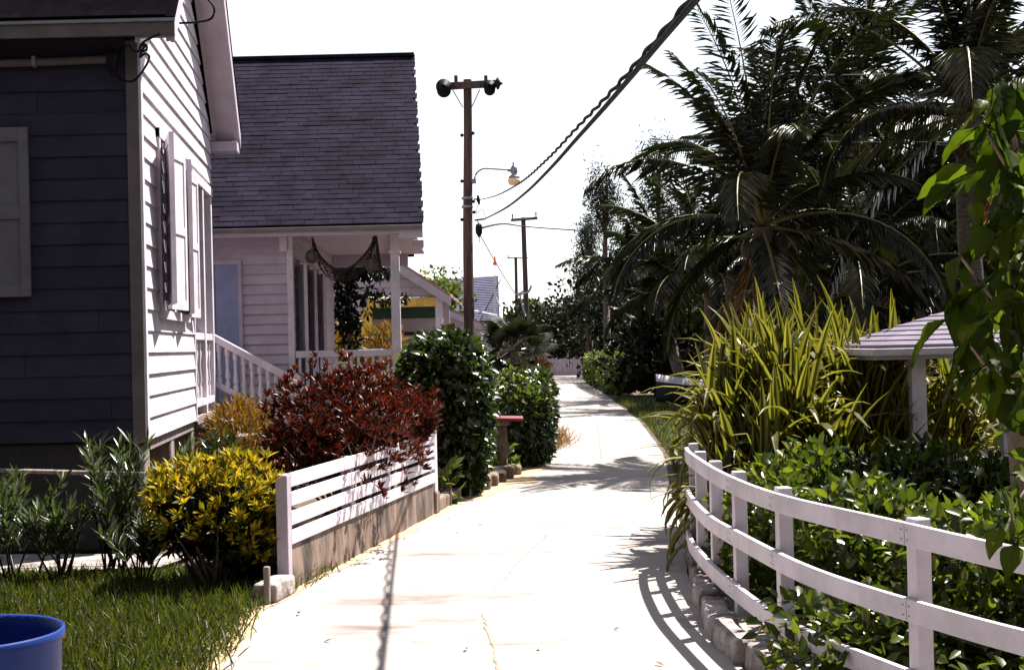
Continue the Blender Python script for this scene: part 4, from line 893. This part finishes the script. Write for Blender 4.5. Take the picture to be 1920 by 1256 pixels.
# small roofed shelter
DK = 10.6
kk = thing('garden_shelter', 'small hip roofed shelter on one white post behind the fence', 'shelter')
e0, e1 = at(1636, 668, DK), at(2030, 658, DK); ez = e0[2]; ew = (e1[0]-e0[0]); xc_ = (e0[0]+e1[0])/2; yc_ = DK+ew/2; apz = at(1725, 560, yc_)[2]; hw = ew/2
q = MB(); q.box(xc_-hw, xc_+hw, yc_-hw, yc_+hw, ez, ez+.055); bevel(q.build('eave_board', WHITE, kk), .006)
q = MB(); q.box(xc_-hw+.03, xc_+hw-.03, yc_-hw+.03, yc_+hw-.03, ez-.03, ez-.001); q.build('soffit', WHITE_OLD, kk)
rise = .26; nC = 7
for sx, sy in ((0, -1), (1, 0), (0, 1), (-1, 0)):
    for c in range(nC):
        t0, t1 = c/nC, min(1, (c+1.15)/nC); r0_, r1_ = (hw-.05)*(1-t0), (hw-.05)*(1-t1); z0, z1 = ez+.06+rise*t0, ez+.06+rise*t1
        def R(a, b, z): return (xc_+(a if sy else 0)*1+(sx*b), yc_+(a if sx else 0)+(sy*b), z)
        q = MB(); q.hexa([R(-r0_, r0_, z0), R(r0_, r0_, z0), R(r1_, r1_, z1), R(-r1_, r1_, z1), R(-r0_, r0_, z0+.022), R(r0_, r0_, z0+.022), R(r1_, r1_, z1+.012), R(-r1_, r1_, z1+.012)]); q.build('shingle_course', SHINGLE_LT, kk)
pxl, pxr = at(1712, 760, DK+.12)[0], at(1741, 760, DK+.12)[0]; q = MB()
ang = .6; c_ = np.array([(pxl+pxr)/2, DK+.2]); hwp = .055
q.box(c_[0]-hwp, c_[0]+hwp, c_[1]-hwp, c_[1]+hwp, 0, ez-.031); bevel(q.build('post', WHITE, kk), .008)
for dx_, dy_ in ((at(1905, 700, DK)[0]-c_[0], 0),):
    q = MB(); q.box(c_[0]+dx_-hwp, c_[0]+dx_+hwp, c_[1]+dy_-hwp, c_[1]+dy_+hwp, 0, ez-.031); bevel(q.build('post', WHITE, kk), .008)
# patio and wire fence beyond
patio = sheet('patio', [at(1760, 780, 24)[:2], at(2100, 760, 24)[:2], at(2100, 700, 31)[:2], at(1760, 700, 31)[:2]], .62, CONC)
q = MB(); p, p2_ = at(1755, 780, 23.9), at(2100, 780, 23.9); q.box(p[0], p2_[0], 23.7, 24, -.02, .66); tag(q.build('patio_wall', CONC_OLD), 'low concrete wall edging the bright patio at far right', 'wall')
wf = thing('wire_fence', 'dark wire mesh fence along the bright patio edge', 'fence')
for k in range(26):
    x = p[0]+.1+k*.13; q = MB(); q.tube([(x, 24.1, .62), (x, 24.1, 1.35)], .007, 4); q.build('wire_bar', DARK, wf)
for z in (.9, 1.12, 1.34):
    q = MB(); q.tube([(p[0], 24.1, z), (p[0]+3.5, 24.1, z)], .008, 4); q.build('wire_strand', DARK, wf)
for k in range(3):
    x = p[0]+.3+k*1.4; q = MB(); q.box(x-.04, x+.04, 24.06, 24.14, .62, 1.5); q.build('post', WHITE, wf)

# boat on the verge
boat = thing('rowing_boat', 'small boat with dark hull and white top beside the path', 'boat')
bc = at(1244, 735, 34.); BL = 1.15
q = MB(); V = []; k = 12; rings = []
for i in range(k+1):
    t = i/k; wv = .62*math.sin(math.pi*min(1, (.15+t*.85)))**.6 if t < .98 else .05; wv = .48*(1-(max(0, t-.35)/.65)**2.2)+.02; sheer = .50+.22*t*t
    for a, z in ((-1, sheer), (-.92, .35), (-.4, .08+.15*t**3), (.4, .08+.15*t**3), (.92, .35), (1, sheer)): V.append((BL*(.5-t)*2, a*wv, z))
q.add(V, [(i*6+j, i*6+j+1, (i+1)*6+j+1, (i+1)*6+j) for i in range(k) for j in range(5)]+[tuple(range(6))])
def rotb(o): o.location = (bc[0]+.7, bc[1], .04); o.rotation_euler = (0, 0, .6)
o = q.build('hull', HULL, boat, True); rotb(o)
q = MB(); V = []
for i in range(k+1):
    t = i/k; wv = .48*(1-(max(0, t-.35)/.65)**2.2)+.03; sheer = .50+.22*t*t
    V += [(BL*(.5-t)*2, -wv, sheer-.02), (BL*(.5-t)*2, -wv*.7, sheer+.15), (BL*(.5-t)*2, wv*.7, sheer+.15), (BL*(.5-t)*2, wv, sheer-.02)]
q.add(V, [(i*4+j, i*4+j+1, (i+1)*4+j+1, (i+1)*4+j) for i in range(k) for j in range(3)]); o = q.build('deck_cover', WHITE, boat, True); rotb(o)
# hedge right of the far path, picket gate, thin trunk
c = at(1140, 700, 46); rh = thing('clipped_hedge', 'clipped yellow green hedge along the right side of the far path', 'hedge')
cloud('foliage', L_VARI, rh, 9000, (3.5, 53.5, .62), (.52, 8.5, .64), .16, .10, p=5, inner=.75, lump=.06, zmin=.02, flat=.9)
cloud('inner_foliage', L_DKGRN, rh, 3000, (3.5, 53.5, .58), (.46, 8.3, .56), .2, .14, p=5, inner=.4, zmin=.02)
q = MB(); q.tube([(3.5, 46, 0), (3.5, 48, .9)], .03, 6); q.build('stem', BARK, rh)
pf = thing('picket_fence', 'grey white picket fence closing the far end of the path', 'fence')
pa, pb_ = at(1000, 706, 76), at(1100, 704, 76)
for k in range(22):
    x = pa[0]+(pb_[0]-pa[0])*k/21; q = MB(); hh_ = .92+rng.normal(0, .03); tl_ = rng.normal(0, .02)
    q.hexa([(x-.06, 76, 0), (x+.06, 76, 0), (x+.06, 76.03, 0), (x-.06, 76.03, 0), (x-.06+tl_, 76, hh_), (x+.06+tl_, 76, hh_), (x+.06+tl_, 76.03, hh_), (x-.06+tl_, 76.03, hh_)]); q.build('picket', WHITE_OLD, pf)
for z in (.3, .75): q = MB(); q.box(pa[0]-.1, pb_[0]+.1, 76.031, 76.07, z, z+.08); q.build('rail', WHITE_OLD, pf)
c = at(1010, 690, 60); shrub('garden_shrub', 'dark shrub at the left end of the picket fence', (c[0]-.9, 62, .7), (.9, .8, .8), L_FAR, 1500, .2, .12, group=None, inner=.3)

# ================================================================== palms and trees
def frond_mesh(e0, bend, L_, nl=66, ll=.66, twist=0., dry=False):
    k = 14; p = np.zeros(2); a = e0; pts = []
    for i in range(k+1):
        pts.append((p[0], 0., p[1])); p = p+np.array([math.cos(a), math.sin(a)])*L_/k; a -= bend/k*(.5+1.0*i/k)
    pts = np.array(pts); P = []; A = []; N_ = []; W_ = []; LL = []
    for s in range(nl):
        t = .14+.86*s/(nl-1); f = t*k; i = min(k-1, int(f)); q0 = pts[i]+(pts[i+1]-pts[i])*(f-i); tg = norm(pts[i+1]-pts[i])
        for sd in (-1, 1):
            up_ = np.array([-tg[2], 0, tg[0]]); l = ll*math.sin(math.pi*(.12+.80*t))**.6*random.uniform(.8, 1.1)
            P.append(q0); A.append(tg*(.45+.5*t)+np.array([0, sd*.85, 0])+up_*.15-np.array([0, 0, random.uniform(.15, .75)])+np.array([0, 0, 0])); N_.append(up_+np.array([0, sd*.3, 0])); LL.append(l); W_.append(.036)
    me = leaf_mesh('frond', np.array(P), np.array(A), np.array(N_), np.array(LL), np.array(W_), 0, .12, .22)
    st = MB(); st.tube(pts, np.linspace(.032, .006, k+1), 5, False); sm_ = st.mesh('rachis')
    import bmesh as _b; bm = _b.new(); bm.from_mesh(me); nf = len(bm.faces); bm.from_mesh(sm_)
    bm.faces.ensure_lookup_table()
    for f_ in bm.faces[nf:]: f_.material_index = 1
    bm.to_mesh(me); bm.free(); return me
RACH = mat('frond_stalk', (.16, .13, .04), .5, .2)
FR = [frond_mesh(math.radians(e), b, 3.9+random.uniform(-.3, .3)) for e, b in ((88, .35), (84, .6), (76, .9), (68, 1.3), (58, 1.6), (48, 1.8), (36, 1.9), (24, 1.8), (10, 1.7), (-8, 1.3), (-30, .9), (80, .3))]
DRYF = frond_mesh(math.radians(-55), .5, 3., 30)
for m_ in FR: m_.materials.append(L_PALM); m_.materials.append(RACH)
DRYF.materials.append(L_DRY); DRYF.materials.append(DRYFROND)
def palm(label, px, py, d, sc=1., nf=26, upr=3, lean=.3, seed=1, coco=True, dry=2, az0=0., lo=10):
    r = random.Random(seed); t = thing('coconut_palm', label, 'palm', group='coconut palms on the right'); c = at(px, py, d); b = np.array([c[0]+lean, d+.3, 0.])
    q = MB(); q.tube([b+(c-b)*s+np.array([-lean*.35*math.sin(s*math.pi), 0, 0]) for s in np.linspace(0, 1, 9)], np.linspace(.20, .13, 9), 10); q.build('trunk', PALMBARK, t, True)
    for i in range(nf):
        k = (i % 2)*0 if i < 0 else None
        fr_ = FR[[0, 1, 11][i % 3]] if i < upr else FR[min(lo, 1+int((i-upr)/(nf-upr)*lo))]
        o = link('frond', fr_, [], t); o.location = c; s = sc*r.uniform(.88, 1.1); o.scale = (s, s, s); o.rotation_euler = (r.gauss(0, .10), r.gauss(0, .06), az0+i*2.399+r.gauss(0, .15))
    for i in range(dry):
        o = link('dry_frond', DRYF, [], t); o.location = c-[0, 0, .15]; o.rotation_euler = (0, 0, r.uniform(0, 6.28)); o.scale = (sc*.8,)*3
    if coco:
        for i in range(7):
            a = r.uniform(0, 6.28); q = MB(); q.ball((0, 0, 0), .13, 10, 1.2); o = q.build('coconut', COCO, t, True); o.location = (c[0]+.24*math.cos(a), c[1]+.24*math.sin(a), c[2]-.22-r.random()*.3)
    return t
palm('nearest coconut palm with upright crown above the strap leaved plant', 1430, 425, 19.5, .76, 30, 6, .25, 3, az0=.3)
palm('tall coconut palm at the upper right corner', 1812, 215, 20, .86, 28, 5, .5, 5, az0=1.1)
palm('coconut palm standing between the two big palms', 1600, 255, 37, 1.15, 28, 4, .2, 8)
palm('low coconut palm with arching fronds right of the path', 1255, 575, 42, 1.0, 18, 1, .6, 11, coco=False, az0=2., lo=6, dry=0)
palm('dark coconut palm behind the small shelter', 1720, 440, 34, 1.15, 28, 2, .2, 13, az0=.7)
palm('coconut palm filling the gap behind the nearest palm', 1530, 420, 41, 1.2, 28, 3, .1, 17)
palm('low dark coconut palm below the nearest palm crown', 1330, 560, 36, 1.0, 24, 1, .1, 19, coco=False, lo=7, dry=0)
palm('coconut palm beyond the foreground branch at right edge', 1930, 380, 31, 1.15, 28, 3, .2, 23)
palm('low dark coconut palm behind the strap leaved plant', 1600, 560, 31, 1.0, 26, 1, .1, 29, coco=False)
def tree(name, label, px, d, zc_, h, m, n, ln, wd, group=None, blobs=5, r=.16, cat='tree', **k):
    t = thing(name, label, cat, group=group); x = at(px, 600, d)[0]; c = np.array([x, d, zc_]); q = MB(); q.tube([(x, d, 0), (x+.1, d, zc_*.5), (x, d, zc_)], [r, r*.75, r*.4], 8)
    cs = []
    for i in range(blobs):
        o_ = rdir(1)[0]*np.array(h)*.62; cs.append(c+o_); q.tube([(x, d, zc_*.55), c*.5+(c+o_)*.5-[0, 0, .2], c+o_], [r*.5, r*.3, .03], 6, False)
    q.build('trunk', BARK, t, True)
    hb_ = np.array(h)*.62
    for i, cc in enumerate(cs): cloud('crown', m, t, n//blobs, cc, hb_*rng.uniform(.75, 1.15), ln, wd, inner=.15, lump=.3, **k)
    return t
for i, (px, d, zc_, h, n_, lab) in enumerate((
        (1030, 88, 2.4, (3.0, 3, 2.4), 5000, 'dark round tree beyond the picket fence left side'), (1120, 84, 2.6, (3.4, 3, 2.4), 6000, 'dark dense tree beyond the picket fence right side'),
        (1215, 70, 3.0, (3.6, 3, 2.8), 7000, 'dark tree behind the clipped hedge'), (1330, 56, 2.6, (3.4, 3, 2.6), 7000, 'dark broad tree behind the nearest palm'),
        (1480, 52, 3.0, (3.6, 3, 3.0), 7500, 'dark broad tree behind the strap leaved plant'), (1640, 50, 3.3, (3.8, 3, 3.4), 8000, 'dark tall tree behind the small shelter'),
        (1800, 47, 3.4, (3.8, 3, 3.6), 8000, 'dark tall tree behind the foreground branch'), (1930, 42, 3.0, (3.4, 3, 3.2), 6000, 'dark tree at the right frame edge'),
        (1250, 60, 1.4, (1.6, 1.5, 1.5), 3000, 'low dark bush tree beside the clipped hedge'), (1260, 44, 1.3, (2.0, 1.5, 1.4), 4000, 'low dark bush tree behind the boat'))):
    tree('broadleaf_tree', lab, px, d, zc_, h, L_FAR, n_, .34, .2, 'dark trees closing the view', blobs=7, flat=.5)
tree('seaside_tree', 'small olive green tree between the far roofs', 822, 52, 3.4, (1.1, 1.0, .9), L_VARI, 1300, .22, .12, blobs=5, r=.08)
tree('seaside_tree', 'olive green tree behind the thin far pole', 962, 96, 3.2, (2.2, 2, 1.9), L_COVER, 2600, .34, .2, blobs=6)
def casuarina(label, px, py0, d, wd_, seed):
    t = thing('feathery_tree', label, 'tree', group='feathery trees beyond the palms'); tpz = at(px, py0, d)[2]; x = at(px, 500, d)[0]
    q = MB(); q.tube([(x, d, 0), (x, d, tpz*.6), (x+.2, d, tpz)], [.2, .12, .03], 7); C = []
    for i in range(46):
        s = rng.uniform(.35, 1); a = rng.uniform(0, 6.28); rr2 = wd_*(1.1-s*.75)*rng.uniform(.3, 1); e = np.array([x+rr2*math.cos(a), d+rr2*math.sin(a), tpz*s+.4*rng.random()]); q.tube([(x, d, tpz*s*.85), e], [.03, .012], 4, False); C.append(e)
    q.build('trunk', BARK, t, True); C = np.array(C); n_ = 80
    P = np.repeat(C, n_, 0)+rng.normal(0, 1, (len(C)*n_, 3))*[.22, .22, .42]; A = norm(rng.normal(0, .5, P.shape)+np.array([0, 0, -.5]))
    link('crown', leaf_mesh('crown', P, A, rdir(len(P)), rng.uniform(.15, .4, len(P)), np.full(len(P), .05), 0, .1, .1), L_CAS, t)
casuarina('wispy tree left of the palms with ragged top', 1135, 312, 66, 1.7, 1); casuarina('wispy tree just behind the nearest palm', 1235, 280, 64, 2.0, 2)
casuarina('shorter wispy tree above the clipped hedge', 1105, 420, 74, 1.5, 3)
q = MB(); a = at(1101, 545, 70); q.tube([(a[0], 70, 0), (a[0]-.02, 70, 1.5), (a[0], 70, a[2])], [.13, .12, .11], 8); tag(q.build('bare_trunk', BARK, None, True), 'thin bare dark trunk behind the clipped hedge', 'trunk')

# ================================================================== foreground branch with large leaves (right)
def big_leaf(L_, wd, cup, droop):
    k = 7; V = []; Fc = []
    for i in range(k+1):
        t = i/k; w_ = wd*(math.sin(math.pi*min(1, t**.75))**.8 if 0 < t < 1 else .02); x = L_*t; z = -droop*L_*t*t
        for c in (-1, -.5, 0, .5, 1): V.append((x, c*w_/2, z+cup*abs(c)*w_*.5+.006*math.sin(t*14+c*3)))
    for i in range(k):
        for j in range(4): Fc.append((i*5+j, i*5+j+1, (i+1)*5+j+1, (i+1)*5+j))
    st = MB(); st.tube([(-.035, 0, .004), (0, 0, 0), (L_*.5, 0, -droop*L_*.25-.002)], [.0025, .0025, .0012], 4, False); b = len(V); V += st.v; Fc += [tuple(b+i for i in f) for f in st.f]
    me = bpy.data.meshes.new('leaf'); me.from_pydata([tuple(map(float, v)) for v in V], [], Fc); me.polygons.foreach_set('use_smooth', [True]*len(Fc)); me.update(); me.materials.append(L_BIG); return me
BLV = [big_leaf(.17, .10, .25, .3), big_leaf(.15, .105, .15, .5), big_leaf(.19, .11, .3, .2), big_leaf(.14, .08, .35, .6)]
bt = thing('broadleaf_branch', 'large leaved branch hanging in from the right edge', 'tree')
br = [[(2040, 1300, 5.0), (1990, 900, 4.9), (1940, 500, 4.75), (1900, 250, 4.65), (1880, 150, 4.6)], [(1950, 560, 4.75), (1880, 480, 4.65), (1820, 420, 4.55)], [(1940, 420, 4.75), (1890, 320, 4.6), (1845, 240, 4.55)], [(1960, 640, 4.75), (1880, 580, 4.6), (1800, 480, 4.5)], [(1960, 700, 4.75), (1870, 700, 4.6), (1820, 650, 4.5)], [(1980, 880, 4.85), (1920, 920, 4.7), (1880, 1010, 4.6)]]
allp = []
for i, b_ in enumerate(br):
    P_ = smooth_path([at(*p) for p in b_], 5); q = MB(); q.tube(P_, np.linspace(.022 if i == 0 else .008, .004, len(P_)), 6); q.build('branch', mat('pale_bark', (.30, .22, .17), .8, .2, 12, bump=.4), bt, True)
spots = []
for _ in range(85): spots.append((rng.uniform(1850, 1935), rng.uniform(150, 760), rng.uniform(4.45, 4.95)))
spots += [(1790, 345, 4.5), (1830, 320, 4.5), (1800, 480, 4.5), (1770, 600, 4.5), (1800, 560, 4.55), (1830, 240, 4.5), (1850, 190, 4.55), (1815, 470, 4.6), (1840, 420, 4.5), (1820, 640, 4.55), (1840, 690, 4.5), (1860, 660, 4.5), (1900, 890, 4.6), (1875, 905, 4.5), (1900, 960, 4.55), (1880, 990, 4.5), (1905, 1020, 4.5), (1890, 850, 4.6), (1905, 800, 4.6), (1910, 930, 4.6), (1840, 540, 4.5), (1850, 600, 4.5), (1825, 380, 4.55)]
spots += [(rng.uniform(1800, 1930), rng.uniform(520, 720), rng.uniform(4.5, 4.9)) for _ in range(24)]+[(rng.uniform(1850, 1930), rng.uniform(150, 520), rng.uniform(4.5, 4.9)) for _ in range(22)]
for i, (px, py, d) in enumerate(spots):
    if px > 1760 and (760 < py < 790): continue
    p = at(px, py, d); o = link('leaf', BLV[i % 4], [], bt); o.location = p; s = rng.uniform(.55, 1.05); o.scale = (s, s, s)
    o.rotation_euler = (rng.normal(0, .5), rng.uniform(.1, 1.3), math.pi+rng.normal(0, 1.0)) if px < 1860 else (rng.normal(0, .6), rng.uniform(-.1, 1.4), rng.uniform(0, 6.28))
q = MB(); tb = smooth_path([at(1925, 1000, 8.2)*[1, 1, 0], at(1912, 830, 8.2), at(1890, 740, 8.2), at(1885, 690, 8.2)], 5); q.tube(tb, [.07]*(len(tb)-4)+[.06, .055, .05, .04], 8); tag(q.build('bare_trunk', mat('pale_bark', (.3, .2, .15)), None, True), 'pale crooked trunk at the right edge below the big leaves', 'trunk')

# blue barrel in the near left corner
bar = thing('plastic_barrel', 'blue plastic barrel cut off by the lower left corner', 'barrel')
bx_, by_ = at(-62, 1183, 4.25)[0], 4.25; zr_ = at(-62, 1183, 4.25)[2]; R = .275
q = MB(); q.lathe([(.001, .03), (R*.80, .03), (R*.82, 0.0), (R*.84, .02), (R*.93, zr_*.5), (R*.985, zr_-.035), (R*1.015, zr_-.03), (R*1.02, zr_-.006), (R*1.005, zr_), (R*.975, zr_-.004), (R*.96, zr_-.04), (R*.90, zr_*.5), (R*.79, .05), (.001, .05)], (bx_, by_, 0), 48); q.build('drum', BLUEP, bar, True)

# unseen trees added around the camera, out of frame, to block sky fill
for px_, py_, h_, lab in ((-9, -5, 8, 'added sky-blocking tree left of the camera'), (-4, -7, 9, 'added sky-blocking tree behind the lawn'), (1.5, -8, 9, 'added sky-blocking tree on the path behind the camera'), (6.5, -6, 9, 'added sky-blocking tree behind the fence'), (10.5, -1, 9, 'added sky-blocking tree right of the bed'), (13, 6, 8, 'added sky-blocking tree beyond the shelter'), (-10, 3, 8, 'added sky-blocking tree beside the near house'), (15, 13, 8, 'added sky-blocking tree beyond the patio')):
    t = thing('sky_blocker_tree', lab, 'tree', group='added sky-blocking trees out of frame'); q = MB(); q.tube([(px_, py_, 0), (px_+.2, py_, 2), (px_, py_, h_*.6)], [.28, .22, .12], 8); q.build('trunk', BARK, t, True)
    cloud('crown', L_FAR, t, 2600, (px_, py_, h_*.56), (3.2, 2.6, h_*.46), .7, .5, inner=.3, lump=.2)
